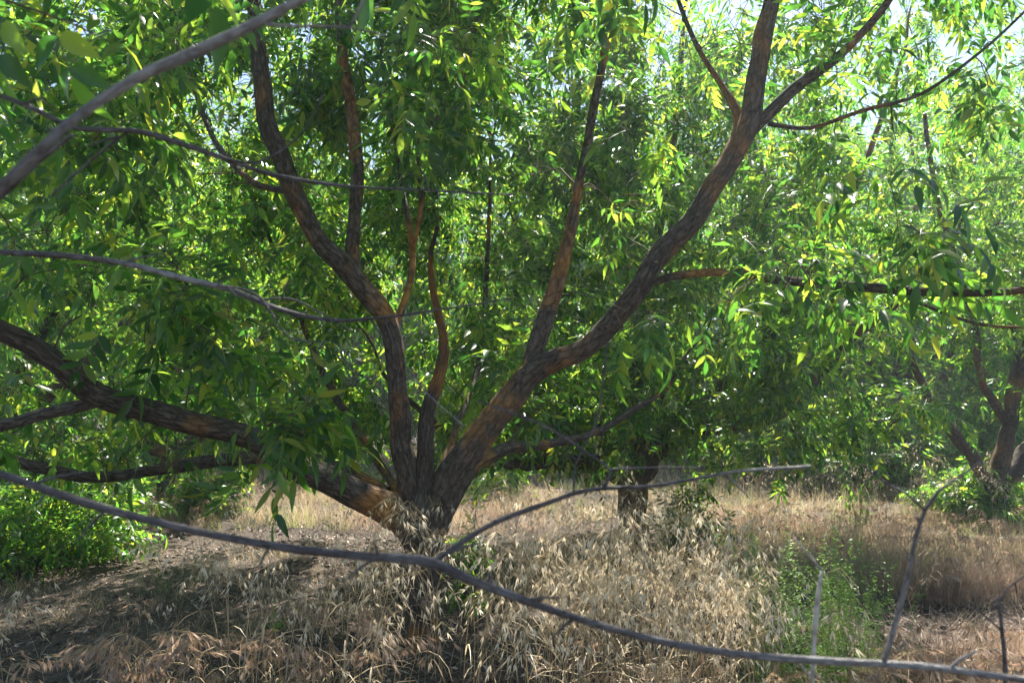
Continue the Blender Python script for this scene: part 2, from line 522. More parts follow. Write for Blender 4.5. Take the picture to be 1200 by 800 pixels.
def grow(nodes, targets, rng, tubes, spread=0.3, leaves_tip=6, side_every=0.13, minz=0.0, tw=0.0035, droop=0.35, maxr=0.02):
    """twigs from the limbs to the targets; returns leaf origins, directions, normals"""
    pos = np.array([n[:3] for n in nodes]); rr = np.array([n[3] for n in nodes])
    O, D = [], []
    base = pos[0]
    order = np.argsort(np.min(np.linalg.norm(targets[:, None, :] - pos[None, ::3], axis=2), axis=1))
    for k in order:
        T = targets[k]
        v = T[None] - pos
        dist = np.linalg.norm(v, axis=1)
        cost = dist - 0.25 * np.clip(v[:, 2] / (dist + 1e-6), -1, 1) * dist * 0.6
        i = int(np.argmin(cost))
        A = pos[i]; ln = dist[i]
        if ln < 0.05:
            continue
        out = T - base; out[2] *= 0.3; out /= np.linalg.norm(out) + 1e-6
        mid = (A + T) / 2 + np.array([0, 0, 0.16 * ln]) + rng.normal(0, 0.07 * ln, 3)
        m = max(4, int(ln / 0.09))
        t = np.linspace(0, 1, m)[:, None]
        path = A * (1 - t) ** 2 + 2 * mid * t * (1 - t) + T * t * t
        path[1:-1] += rng.normal(0, 0.012, (m - 2, 3))
        r0 = min(rr[i] * 0.75, maxr, 0.003 + 0.008 * ln)
        rad = np.linspace(r0, tw * 0.5, m)
        tubes.add(path, rad, 5 if r0 > 0.006 else 4)
        pos = np.vstack([pos, path[1:]]); rr = np.concatenate([rr, rad[1:]])
        # side twigs
        nside = max(2, int(ln * 0.65 / side_every))
        tips = [(path[-1], path[-1] - path[-2], 1.0)]
        for q in range(nside):
            s = rng.uniform(0.35, 0.98)
            f = s * (m - 1); a = int(f); b = min(a + 1, m - 1); p = path[a] * (1 - f + a) + path[b] * (f - a)
            tg = path[b] - path[a] if b > a else path[-1] - path[-2]
            tg = tg / (np.linalg.norm(tg) + 1e-6)
            d = tg * 0.5 + rng.normal(0, 0.75, 3) + np.array([0, 0, 0.12]); d /= np.linalg.norm(d)
            l = rng.uniform(0.5, 1.0) * spread
            e = p + d * l + np.array([0, 0, -0.1 * l])
            mm = p + d * l * 0.5 + np.array([0, 0, 0.05 * l])
            tubes.add(np.array([p, mm, e]), np.array([tw * 0.7, tw * 0.55, tw * 0.35]), 3)
            tips.append((e, e - mm, 0.8))
        for e, tg, wt in tips:
            tg = tg / (np.linalg.norm(tg) + 1e-6)
            nl = max(2, int(leaves_tip * wt + rng.uniform(-1, 1)))
            for q in range(nl):
                s = rng.uniform(0, 0.6) * spread
                o = e - tg * s * 0.8
                d = tg * rng.uniform(0.2, 0.9) + rng.normal(0, 0.6, 3); d[2] -= droop
                O.append(o); D.append(d)
    return np.array(O), np.array(D)


def leaf_frames(O, D, rng, scale=(0.75, 1.2), face=0.45):
    Nn = np.tile(np.array([[0, 0, 1.0]]), (len(O), 1)) + rng.normal(0, face, (len(O), 3))
    M = frames(D, Nn) * rng.uniform(scale[0], scale[1], len(O))[:, None, None]
    return M


GAPS = [(0.15, 3.05, 1.1, 0.6, .6, .95), (-2.0, 3.2, .9, .35, .2, .8), (2.6, 4.2, .9, .7, .1, .9), (-.25, 4.6, .3, .3, .5, .95), (.72, 2.68, .5, .35, 1.65, .95), (1.25, 3.0, .55, .4, 1.8, .8), (.2, 8.6, 6.5, .5, .1, .8),
        (0, 10.8, 9, 1.6, .2, .93), (2.9, 7.0, 1.5, 1.0, .1, .8), (1.25, 3.4, .4, .35, .5, .8), (-1.6, 8.9, 1.3, .3, 0, .9), (-.4, 4.3, .25, .3, 1.6, .9), (-1.9, 3.2, .5, .3, 1.25, .9), (-.9, 3.7, .3, .2, 1.1, .9)]  # crown openings shaped so the sun reaches these spots


def clumpy(O, rng, sc=1.1, thr=-0.08, seed=0.0, pr=0.85):
    """foliage gathers in masses with holes between them"""
    out = np.ones(len(O), bool)
    for k in range(len(O)):
        v = Vector(O[k]) * sc + Vector((seed, 0, 0))
        if noise.noise(v) + 0.4 * noise.noise(v * 2.3) < thr and rng.uniform() < pr:
            out[k] = False
    return out


def sun_gap(O, rng, extra=0.22):
    """holes cut into the crowns to let sunlight through: which leaves stay"""
    sd = np.array(sdir); out = np.ones(len(O), bool)
    for cx, cy_, rx, ry, z, pr in GAPS:
        t = (O[:, 2] - z) / sd[2]
        q = O - sd[None] * t[:, None]
        hit = (((q[:, 0] - cx) / rx) ** 2 + ((q[:, 1] - cy_) / ry) ** 2 < 1) & (t > .3)
        out &= ~(hit & (rng.uniform(size=len(O)) < pr))
    t = O[:, 2] / sd[2]; q = O - sd[None] * t[:, None]
    for k in range(len(O)):
        if noise.noise(Vector((q[k, 0] * 1.6, q[k, 1] * 1.6, 4.4))) > extra and rng.uniform() < .8:
            out[k] = False
    return out


def tree_leaves(root, O, D, rng, res_near, res_far, nsingle, size=1.0, far_at=5.0, scale=(0.75, 1.2)):
    tn = [compound_leaf(rng, res_near, 0.24 * size, 0.105 * size, 0.030 * size, rng.integers(2, 5)) for _ in range(7)]
    tf = [compound_leaf(rng, res_far, 0.24 * size, 0.105 * size, 0.033 * size, rng.integers(2, 5)) for _ in range(5)]
    t0 = [compound_leaf(rng, 0, 0.24 * size, 0.105 * size, 0.033 * size, rng.integers(2, 5)) for _ in range(4)]
    M = leaf_frames(O, D, rng, (0.58, 1.22))
    px, py, f = proj(O)
    inview = (f > 0.3) & (px > 0) & (px < 1200) & (py > 0) & (py < 800)
    single = np.zeros(len(O), bool)
    if nsingle:
        score = np.where(inview, f, 1e9)
        idx = np.argsort(score)[:nsingle]
        idx = idx[score[idx] < 1e8]
        single[idx] = True
        meshes = [mesh_from('leaf', V, F_, [LEAF, RACH], mi) for V, F_, mi in tn]
        R0 = root_of(root)
        for n_, k in enumerate(idx):
            o = bpy.data.objects.new('leaf', meshes[n_ % len(meshes)])
            COL.objects.link(o)
            o.parent = root
            A = M[k]
            mw = Matrix(((A[0, 0], A[0, 1], A[0, 2], O[k][0] - R0[0]), (A[1, 0], A[1, 1], A[1, 2], O[k][1] - R0[1]),
                         (A[2, 0], A[2, 1], A[2, 2], O[k][2] - R0[2]), (0, 0, 0, 1)))
            o.matrix_local = mw
    rest = ~single
    near = rest & (f < far_at) & (px > -150) & (px < 1350) & (py > -150)
    far = rest & ~near
    tpl = tn + tf + t0
    which = np.where(near, rng.integers(0, len(tn), len(O)), len(tn) + rng.integers(0, len(tf), len(O)))
    which = np.where((f > far_at * 1.4) | ((far & ((py < -250) | (px < -250) | (px > 1450)))), len(tn) + len(tf) + rng.integers(0, 4, len(O)), which)
    k = rest
    o = link('crown', bake('crown', tpl, which[k], M[k], O[k], [LEAF, RACH]), root)
    tag(o, kind='stuff')
    return o


def shell_targets(rng, n, c, r, inner=0.45, zmin=None, keep=None):
    """points in an uneven ellipsoid, more of them towards its outside"""
    out = []
    sd = rng.uniform(0, 50)
    while len(out) < n:
        v = rng.normal(0, 1, 3); v /= np.linalg.norm(v)
        lump = 0.82 + 0.42 * noise.noise(Vector(v * 1.8) + Vector((sd, 0, 0))) + 0.2 * noise.noise(Vector(v * 4) + Vector((0, sd, 0)))
        rad = (inner + (1 - inner) * rng.uniform() ** 0.6) * lump
        p = np.array(c) + v * rad * np.array(r)
        if zmin is not None and p[2] < zmin:
            continue
        if keep is not None and not keep(p):
            continue
        out.append(p)
    return np.array(out)


# ---- the main tree, its base 3.9 m ahead
rng = np.random.default_rng(11)
base = P(497, 770, 3.95); base.z = float(gh(base.x, base.y)) - 0.05
SLIM['k'] = 0.7
T1 = tag(empty('tree', base), 'big forked tree with orange-brown bark, splitting low into spreading limbs behind the dead branch', 'tree')
n1 = []
b = (497, 775, 3.95, 23)
d = 3.95
add_limb('trunk', [(496, 782, 3.93, 25), (495, 740, 3.95, 23), (494, 690, 3.97, 26), (493, 650, 3.98, 32), (492, 622, 4.0, 38), (494, 598, 4.0, 34), (496, 580, 4.0, 18)], T1, BARK, n1, 48, 1.0, 0.12, 0.16, 0.4, 0.014)
SLIM['k'] = 0.59
A = add_limb('limb', [(486, 640, 4.0, 16), (480, 590, 4.0, 24), (472, 520, 3.98, 21), (465, 450, 3.96, 17.5), (458, 390, 3.95, 18), (440, 355, 3.95, 20), (405, 315, 3.92, 20), (375, 280, 3.9, 18),
                      (340, 215, 3.85, 18), (312, 140, 3.8, 17), (303, 60, 3.75, 15), (297, 0, 3.7, 13), (285, -80, 3.7, 10), (270, -200, 3.7, 6)], T1, BARK, n1, 36, 3.0, 0.08, 0.10, 0, 0.016)
add_limb('branch', [(425, 340, 3.93, 10), (413, 300, 3.95, 14), (415, 260, 3.98, 13), (418, 200, 4.0, 13), (412, 130, 4.05, 12), (404, 80, 4.05, 11), (398, 0, 4.1, 9), (392, -100, 4.1, 6)], A, BARK, n1, 18, 5.0)
add_limb('branch', [(459, 420, 3.95, 8), (466, 375, 4.05, 7), (482, 325, 4.2, 7), (481, 270, 4.3, 6), (472, 225, 4.4, 5), (460, 150, 4.5, 4)], A, BARK, n1, 12, 7.0)
add_limb('branch', [(483, 300, 4.25, 4), (493, 240, 4.2, 5), (492, 165, 4.2, 4.5), (515, 135, 4.2, 4), (545, 90, 4.2, 3.5), (560, 20, 4.2, 3)], A, BARK, n1, 10, 8.0)
add_limb('branch', [(345, 225, 3.85, 7), (300, 215, 4.1, 7), (262, 180, 4.4, 6), (240, 140, 4.6, 5), (215, 60, 4.7, 4), (190, -40, 4.8, 3)], A, BARK, n1, 10, 9.0)
SLIM['k'] = 0.63
B = add_limb('limb', [(505, 645, 4.0, 18), (515, 600, 4.0, 27), (535, 547, 4.0, 27), (575, 497, 3.98, 24), (612, 450, 3.95, 23), (650, 423, 3.9, 19), (690, 405, 3.86, 18), (730, 365, 3.8, 18), (770, 305, 3.75, 19),
                      (820, 245, 3.7, 18), (866, 170, 3.65, 19), (884, 115, 3.62, 17), (893, 50, 3.6, 16), (905, 0, 3.6, 14), (918, -90, 3.6, 10), (925, -220, 3.6, 6)], T1, BARK, n1, 36, 13.0, 0.08, 0.10, 0, 0.016)
SLIM['k'] = 0.60
add_limb('branch', [(612, 455, 3.95, 13), (632, 395, 3.97, 18), (652, 335, 4.0, 16), (665, 285, 4.0, 12), (680, 210, 4.0, 9), (694, 140, 4.0, 8.5), (708, 60, 4.0, 8), (722, 0, 4.0, 7), (745, -100, 4.0, 4)], B, BARK, n1, 16, 15.0)
add_limb('branch', [(878, 158, 3.64, 10), (905, 130, 3.62, 12), (940, 97, 3.6, 11), (985, 65, 3.6, 9), (1035, 10, 3.55, 7), (1075, -60, 3.5, 5), (1120, -150, 3.5, 3)], B, BARK, n1, 14, 17.0)
add_limb('branch', [(832, 232, 3.7, 8), (850, 190, 3.75, 11), (866, 140, 3.8, 11), (845, 100, 3.85, 6), (820, 60, 3.9, 5), (795, 0, 3.95, 4), (780, -80, 4.0, 3)], B, BARK, n1, 12, 19.0)
add_limb('branch', [(755, 335, 3.78, 6), (785, 325, 3.6, 8), (830, 319, 3.4, 8), (900, 326, 3.2, 9), (980, 334, 3.0, 10), (1060, 341, 2.9, 9.5), (1130, 344, 2.8, 8), (1200, 340, 2.75, 7), (1290, 325, 2.7, 5)], B, BARK, n1, 12, 21.0)
add_limb('branch', [(1040, 340, 2.92, 4), (1075, 354, 3.0, 3.5), (1120, 372, 3.0, 3), (1165, 382, 3.0, 3), (1230, 384, 3.0, 2.5)], B, BARK, n1, 8, 23.0)
add_limb('branch', [(900, 145, 3.62, 5), (950, 150, 3.6, 4), (1010, 130, 3.5, 4), (1080, 110, 3.4, 3.5), (1150, 60, 3.3, 3), (1210, 5, 3.2, 2.5)], B, BARK, n1, 8, 25.0)
SLIM['k'] = 0.84
C = add_limb('limb', [(485, 630, 4.0, 14), (462, 600, 3.97, 24), (430, 585, 3.9, 20), (388, 566, 3.8, 19), (345, 542, 3.65, 18), (300, 515, 3.5, 16), (250, 499, 3.35, 15), (200, 489, 3.2, 15), (145, 476, 3.05, 15),
                      (108, 462, 2.95, 15), (70, 430, 2.85, 14), (35, 404, 2.78, 13), (0, 385, 2.7, 13), (-70, 345, 2.6, 11), (-190, 300, 2.5, 7)], T1, BARK, n1, 36, 31.0, 0.08, 0.12, 0, 0.016)
add_limb('branch', [(125, 466, 3.0, 8), (95, 476, 2.95, 8.5), (50, 485, 2.9, 8.5), (0, 497, 2.85, 8), (-80, 505, 2.8, 6)], C, BARK, n1, 12, 33.0)
add_limb('branch', [(455, 575, 4.05, 6), (400, 548, 4.3, 8), (330, 535, 4.6, 10), (250, 540, 4.6, 10), (190, 549, 4.4, 8), (110, 558, 4.1, 8), (50, 550, 3.9, 8), (0, 535, 3.8, 7), (-80, 520, 3.7, 5)], C, BARK, n1, 12, 35.0)
add_limb('limb', [(525, 600, 4.05, 10), (545, 560, 4.2, 12), (590, 527, 4.5, 9), (640, 520, 4.9, 7), (700, 505, 5.3, 5), (760, 470, 5.6, 4)], T1, BARK, n1, 12, 37.0)
SLIM['k'] = 0.6
# hidden from here by the others: two limbs that go back
add_limb('limb', [(488, 620, 4.1, 14), (465, 575, 4.5, 10), (430, 520, 5.0, 8), (380, 440, 5.5, 7), (340, 340, 6.0, 5), (300, 240, 6.4, 3)], T1, BARK, n1, 12, 39.0)
add_limb('limb', [(500, 620, 4.1, 14), (512, 570, 4.5, 9), (535, 500, 5.0, 7), (560, 430, 5.5, 6), (570, 330, 6.0, 5), (575, 200, 6.3, 3)], T1, BARK, n1, 12, 41.0)

tubes = Tubes()
# leaf masses the photograph shows in front of or beside the limbs: (px, py, depth, spread in pixels, how many)
masses = [(50, 50, 2.3, 55, 4), (130, 130, 2.8, 60, 5), (30, 280, 2.6, 60, 4), (150, 340, 2.9, 70, 6), (90, 220, 2.7, 60, 3), (240, 400, 3.2, 50, 5), (320, 500, 3.3, 35, 5), (190, 70, 3.2, 70, 5),
          (260, 320, 4.2, 60, 6), (150, 430, 3.6, 60, 4), (120, 200, 3.6, 80, 8), (60, 120, 3.4, 80, 6), (200, 260, 4.0, 80, 6), (460, 130, 4.4, 60, 7), (530, 60, 4.3, 60, 7), (360, 90, 4.3, 40, 4), (500, 50, 3.6, 70, 8), (540, 140, 3.8, 60, 6), (440, 90, 4.3, 60, 5), (620, 50, 3.8, 60, 6), (570, 240, 4.3, 50, 3), (730, 290, 4.0, 40, 5), (700, 340, 3.7, 35, 4), (760, 380, 3.8, 35, 4),
          (790, 190, 3.9, 45, 4), (770, 100, 3.7, 50, 4), (840, 50, 3.7, 50, 4), (960, 40, 3.7, 50, 3), (890, 290, 3.1, 50, 4), (960, 310, 2.9, 50, 4), (1040, 290, 2.8, 50, 3), (1050, 185, 3.3, 40, 2),
          (840, 355, 2.7, 20, 1), (1125, 300, 2.7, 40, 1), (405, 520, 3.7, 15, 1), (660, 460, 4.1, 20, 1), (520, 550, 4.3, 30, 2), (260, 190, 4.2, 50, 3), (160, 530, 3.4, 35, 2), (640, 230, 4.3, 50, 3), (350, 20, 4.0, 60, 4),
          (20, 470, 3.2, 40, 3), (60, 480, 5.2, 60, 9), (200, 500, 5.4, 60, 9), (330, 470, 5.4, 60, 9), (420, 480, 5.2, 35, 5), (280, 420, 4.6, 60, 9), (100, 400, 4.6, 70, 9), (600, 500, 5.4, 40, 5), (310, 500, 2.9, 28, 4), (210, 330, 3.2, 60, 5), (740, 350, 3.3, 35, 4), (540, 430, 5.2, 40, 3), (1000, 120, 4.0, 70, 3), (1150, 120, 3.8, 60, 2), (740, 10, 3.8, 60, 4), (250, 10, 3.2, 70, 5)]
tg = []
for a, b_, dd, sp, n in masses:
    for _ in range(n):
        tg.append(np.array(P(a + rng.normal(0, sp * 0.6), b_ + rng.normal(0, sp * 0.5), dd + rng.normal(0, 0.22))))


def keep1(p):
    px, py, f = proj(p)
    if f < 1.2:
        return p[2] > 3.4
    if f < 4.3 and 0 < px < 1200 and py > 0:
        return False
    if p[2] < 1.0 + 0.25 * noise.noise(Vector(p)):
        return False
    if py > 430 and 330 < px < 1000:
        return False
    if 440 < px < 660 and 180 < py < 560:
        return rng.uniform() < 0.35
    return px < 950 or py < 0 or rng.uniform() < 0.7


t1 = shell_targets(rng, 520, (base.x, 4.7, 3.6), (4.2, 3.5, 3.3), 0.35, 0.9, keep1)
t1 = np.vstack([t1, shell_targets(rng, 190, (base.x - 2.0, 7.0, 3.0), (2.2, 1.5, 1.4), 0.1, 1.6), shell_targets(rng, 170, (base.x - 1.9, 5.3, 4.4), (2.1, 2.0, 1.5), 0.1, 3.2), shell_targets(rng, 90, (base.x + .1, 5.0, 4.3), (1.0, 1.2, 1.0), 0.1, 3.2), shell_targets(rng, 380, (base.x, 5.9, 5.2), (4.6, 3.0, 1.4), 0.1, 4.1), shell_targets(rng, 400, (base.x, 6.0, 3.4), (4.3, 1.5, 2.6), 0.1, 1.3, lambda p: not (430 < proj(p)[0] < 660 and rng.uniform() < .45))])  # extra shells, some out of view, added for the shade they cast
t1 = np.vstack([t1, rng.normal(0, .25, (9, 3)) + np.array([-.9, 2.3, 3.1]), shell_targets(rng, 170, (base.x, 5.6, 4.3), (3.9, 2.2, 1.8), 0.2, 2.4)])  # small cluster added out of view to shade near leaves; shell deepens overhead shade
tg = np.vstack([np.array(tg), t1])
O, D = grow(n1, tg, rng, tubes, 0.27, 6.0, 0.13)
tag(link('twigs', tubes.mesh('twigs', TWIG), T1), kind='stuff')
_, _, f = proj(O)
px, py, f = proj(O)
ok = ~((f < 1.6) & (px > -200) & (px < 1400) & (py > -200))
# the big limbs stand mostly clear of their own leaves
na = np.array([n for n in n1 if n[3] > 0.03])
lx, ly, lf = proj(na[:, :3]); lr = na[:, 3] / lf * FPX
for k in range(len(O)):
    if ok[k]:
        c = proj(O[k] + D[k] / np.linalg.norm(D[k]) * 0.12)
        dd = np.hypot(lx - c[0], ly - c[1]) - lr
        m_ = int(np.argmin(dd))
        if dd[m_] < 16 and f[k] < lf[m_] and rng.uniform() < (0.25 if lx[m_] > 650 and 290 < ly[m_] < 400 else 0.8 if ly[m_] > 300 and lx[m_] > 340 else 0.5 if ly[m_] > 300 else 0.3):
            ok[k] = False
ok &= sun_gap(O, rng) & clumpy(O, rng, 1.7, -0.25, 3.0)
O, D = O[ok], D[ok]
print('tree 1 leaves', len(O))
tree_leaves(T1, O, D, rng, 2, 1, 300, 0.92, 4.3)

SLIM['k'] = 0.85
# ---- tree behind it, 7.2 m ahead
def canopy_tree(root, nodes, rng, n, c, r, inner, zmin, keep, singles, size=1.0, spread=0.3, tips=5, res=(1, 0), side=0.2, far_at=9.0, low=None):
    tb = Tubes()
    tg = shell_targets(rng, n, c, r, inner, zmin, keep)
    if low is not None:
        tg = np.vstack([tg, shell_targets(rng, low[0], low[1], low[2], 0.3, .75)])
    O, D = grow(nodes, tg, rng, tb, spread, tips, side)
    tag(link('twigs', tb.mesh('twigs', TWIG), root), kind='stuff')
    ok = sun_gap(O, rng) & clumpy(O, rng, 1.5, -0.22, 9.0); O, D = O[ok], D[ok]
    tree_leaves(root, O, D, rng, res[0], res[1], singles, size, far_at)
    print('leaves', len(O))


rng = np.random.default_rng(21)
base = P(742, 640, 7.25); base.z = float(gh(base.x, base.y)) - 0.05
T2 = tag(empty('tree', base), 'dark trunked tree standing behind the tall oats, its short straight trunk forking at waist height', 'tree')
n2 = []
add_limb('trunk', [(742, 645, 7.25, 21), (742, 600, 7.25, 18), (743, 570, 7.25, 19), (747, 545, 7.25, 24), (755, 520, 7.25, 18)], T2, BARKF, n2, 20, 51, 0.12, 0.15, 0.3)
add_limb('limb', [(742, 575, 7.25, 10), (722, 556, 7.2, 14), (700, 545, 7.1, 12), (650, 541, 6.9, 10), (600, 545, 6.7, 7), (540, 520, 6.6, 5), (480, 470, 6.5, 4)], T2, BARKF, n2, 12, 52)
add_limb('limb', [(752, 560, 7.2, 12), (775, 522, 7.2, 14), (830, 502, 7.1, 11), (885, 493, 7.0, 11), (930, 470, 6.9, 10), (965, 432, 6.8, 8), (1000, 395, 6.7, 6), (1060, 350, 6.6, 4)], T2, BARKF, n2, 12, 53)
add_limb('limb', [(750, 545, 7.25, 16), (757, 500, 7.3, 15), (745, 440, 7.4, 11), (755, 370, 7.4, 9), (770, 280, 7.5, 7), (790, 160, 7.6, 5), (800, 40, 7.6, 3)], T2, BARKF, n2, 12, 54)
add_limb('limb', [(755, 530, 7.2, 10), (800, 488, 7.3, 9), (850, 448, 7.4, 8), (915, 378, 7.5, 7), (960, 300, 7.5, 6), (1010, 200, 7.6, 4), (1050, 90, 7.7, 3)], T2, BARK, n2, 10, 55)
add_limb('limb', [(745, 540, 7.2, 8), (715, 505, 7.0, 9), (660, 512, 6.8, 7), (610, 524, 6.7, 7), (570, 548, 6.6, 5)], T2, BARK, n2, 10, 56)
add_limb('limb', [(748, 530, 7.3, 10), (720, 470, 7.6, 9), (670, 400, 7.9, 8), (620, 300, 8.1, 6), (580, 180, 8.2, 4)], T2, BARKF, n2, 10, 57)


def keep2(p):
    px, py, f = proj(p)
    if p[2] < 0.95 + 0.4 * noise.noise(Vector(p) * 0.8):
        return False
    if px > 960 and py < 260:
        return rng.uniform() < 0.5
    return f > 5.0


canopy_tree(T2, n2, rng, 950, (base.x + .1, 7.7, 3.4), (3.7, 2.8, 3.1), 0.3, 0.8, keep2, 300, 0.92, 0.28, 6, low=(320, (base.x + .35, 7.1, 1.5), (2.9, 1.5, .9)))

# ---- slim forked tree on the right
rng = np.random.default_rng(31)
base = P(1166, 612, 8.9); base.z = float(gh(base.x, base.y)) - 0.05
T3 = tag(empty('tree', base), 'slim tree leaning into a narrow fork above a low green shrub at the grove edge', 'tree')
n3 = []
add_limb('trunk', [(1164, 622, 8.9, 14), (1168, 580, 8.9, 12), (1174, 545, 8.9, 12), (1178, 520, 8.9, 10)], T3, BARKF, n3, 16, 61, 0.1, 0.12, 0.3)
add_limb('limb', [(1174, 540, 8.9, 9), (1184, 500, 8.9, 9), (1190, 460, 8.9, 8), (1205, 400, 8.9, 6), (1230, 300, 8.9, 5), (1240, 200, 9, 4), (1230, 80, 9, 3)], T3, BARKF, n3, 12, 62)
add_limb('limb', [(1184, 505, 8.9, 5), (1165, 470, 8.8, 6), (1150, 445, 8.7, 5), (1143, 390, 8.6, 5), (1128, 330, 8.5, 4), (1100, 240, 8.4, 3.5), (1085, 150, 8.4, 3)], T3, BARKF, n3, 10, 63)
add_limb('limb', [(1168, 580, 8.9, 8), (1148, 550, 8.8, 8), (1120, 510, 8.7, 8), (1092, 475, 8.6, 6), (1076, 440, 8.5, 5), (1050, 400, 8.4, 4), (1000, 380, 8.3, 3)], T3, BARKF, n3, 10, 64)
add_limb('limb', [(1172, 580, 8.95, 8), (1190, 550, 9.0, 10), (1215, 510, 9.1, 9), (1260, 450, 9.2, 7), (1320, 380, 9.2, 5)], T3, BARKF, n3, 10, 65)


def keep3(p):
    px, py, f = proj(p)
    if py > 400 and px < 1130:
        return rng.uniform() < 0.12
    if py < 260 and px > 960:
        return rng.uniform() < 0.6
    return p[2] > 1.1


canopy_tree(T3, n3, rng, 720, (base.x - .4, 9.3, 4.0), (3.8, 2.6, 3.3), 0.3, 1.2, keep3, 300, 0.88, 0.28, 6, (1, 0), 0.22, 10.5)

# ---- trees further back in the grove
def generic_tree(seed, loc, h, rx, zlow, ntg, label, lean=0.0):
    rng = np.random.default_rng(seed)
    root = tag(empty('tree', Vector((loc[0], loc[1], float(gh(loc[0], loc[1]))))), label, 'tree', 'trees in the grove beyond the front row')
    nd = []
    b = np.array([loc[0], loc[1], float(gh(loc[0], loc[1])) - 0.06])
    fork = b + np.array([rng.uniform(-.1, .1) + lean * .5, 0, 0.95])
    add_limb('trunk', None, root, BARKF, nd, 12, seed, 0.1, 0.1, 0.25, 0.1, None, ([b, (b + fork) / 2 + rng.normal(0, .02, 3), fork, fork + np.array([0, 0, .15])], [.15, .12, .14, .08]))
    a0 = rng.uniform(0, 6)
    for k in range(5):
        a = a0 + k * 1.257 + rng.uniform(-.3, .3)
        dr = np.array([math.cos(a), math.sin(a), 0])
        up = rng.uniform(0.45, 1.0)
        p = [fork + np.array([0, 0, -.12]), fork + dr * 0.35 * rx * 0.5 + np.array([0, 0, .35 * up]), fork + dr * rx * 0.42 + np.array([0, 0, (h - 1) * .38 * up]),
             fork + dr * rx * 0.62 + np.array([0, 0, (h - 1) * .65 * up]), fork + dr * rx * 0.75 + np.array([0, 0, (h - 1) * .85 * up])]
        p = [x + rng.normal(0, .05, 3) * (i > 0) for i, x in enumerate(p)]
        add_limb('limb', None, root, BARKF, nd, 8, seed + k, 0.08, 0.1, 0, 0.12, None, (p, [.09, .085, .06, .04, .02]))
    tb = Tubes()
    tg = shell_targets(rng, ntg, (loc[0], loc[1], (h + zlow) / 2), (rx, rx, (h - zlow) / 2 * 1.1), 0.4, zlow)
    O, D = grow(nd, tg, rng, tb, 0.36, 8, 0.19)
    ok = clumpy(O, rng, 1.1, -0.15, 5.0 + seed); O, D = O[ok], D[ok]
    tag(link('twigs', tb.mesh('twigs', TWIG), root), kind='stuff')
    tree_leaves(root, O, D, rng, 0, 0, 0, 1.1)
    return root


def dup_tree(src, loc, rz, sc, label):
    r = src.copy(); COL.objects.link(r)
    r.location = (loc[0], loc[1], float(gh(loc[0], loc[1])) * 1.0); r.rotation_euler = (0, 0, rz); r.scale = (sc,) * 3
    r['label'] = label
    for ch in src.children:
        c = ch.copy(); COL.objects.link(c); c.parent = r
    return r


def Gx(px, y):
    return (px - 600) / FPX * y


g1 = generic_tree(101, (Gx(200, 10.8), 10.8), 6.2, 2.8, 0.4, 300, 'tree with a dark upright trunk and low hanging branches behind the orange limb')
g2 = generic_tree(102, (Gx(520, 17.5), 17.5), 7.4, 3.1, 0.35, 340, 'rounded tree seen through the fork of the big tree, across the bright dry grass')
g3 = generic_tree(103, (Gx(880, 18), 18), 7.8, 3.1, 0.3, 340, 'tree with a thin dark trunk beyond the white flowered weed')
bpy.context.view_layer.update()
spots = [(Gx(-60, 8.2), 8.2, 1.1, 'leafy tree at the edge of the picture behind the lowest dead twig'),
         (Gx(30, 15.5), 15.5, 1.15, 'mid-row tree partly behind the low green shrub'),
         (Gx(330, 18.5), 18.5, 1.2, 'tree beyond the sunny gap under the thick low limb'),
         (Gx(690, 19.5), 19.5, 1.3, 'tree directly behind the dark straight trunk'),
         (Gx(1050, 17), 17, 1.3, 'bright sunlit tree seen under the leaning limb of the slim tree'),
         (Gx(1300, 12.5), 12.5, 1.1, 'tree half out of the picture beyond the slim forked tree'),
         (Gx(1190, 20), 20, 1.45, 'tall tree behind the narrow fork of the slim tree'),
         ]
gb = generic_tree(104, (Gx(420, 20), 20), 4.6, 2.6, 0.1, 300, 'low bushy tree with boughs down to the grass, beyond the big tree')
bpy.context.view_layer.update()
k = 0
for q in range(7):
    x = (q - 3) * 4.6 + random.uniform(-.8, .8)
    dup_tree(gb, (x, 20.5 + random.uniform(-.7, .7)), 2.7 * q, random.uniform(.8, 1.0), 'low bushy tree closing the gap under the far crowns')
for q in range(9):
    x = (q - 4) * 5.2 + random.uniform(-.8, .8)
    dup_tree(gb, (x, 23.4 + random.uniform(-1, 1)), 1.9 * q, random.uniform(.95, 1.2), 'low bushy tree closing the gap under the far crowns')
for q in range(14):
    x = (q - 6.5) * 5.6 + random.uniform(-.8, .8)
    dup_tree(gb, (x, 38 + random.uniform(-1, 1)), 1.3 * q, random.uniform(1.1, 1.4), 'low bushy tree closing the gap under the far crowns')
SR = [g1, g2, g3]
for x, y, sc, lb in spots:
    dup_tree(SR[k % 3], (x, y), 1.7 * k + 0.8, sc, lb); k += 1
for yy, cnt in ((20.5, 7), (26, 9), (33.5, 10)):
    for q in range(cnt):
        x = (q - (cnt - 1) / 2) * yy * 1.75 / cnt + random.uniform(-.6, .6)
        dup_tree(SR[k % 3], (x, yy + random.uniform(-1, 1)), 2.1 * k, random.uniform(1.3, 1.6), 'grove tree in the hazy rows far behind the others, only glimpsed between nearer crowns'); k += 1

# ------------------------------------------------------------------ dead branches close to the camera
SLIM['k'] = 0.55


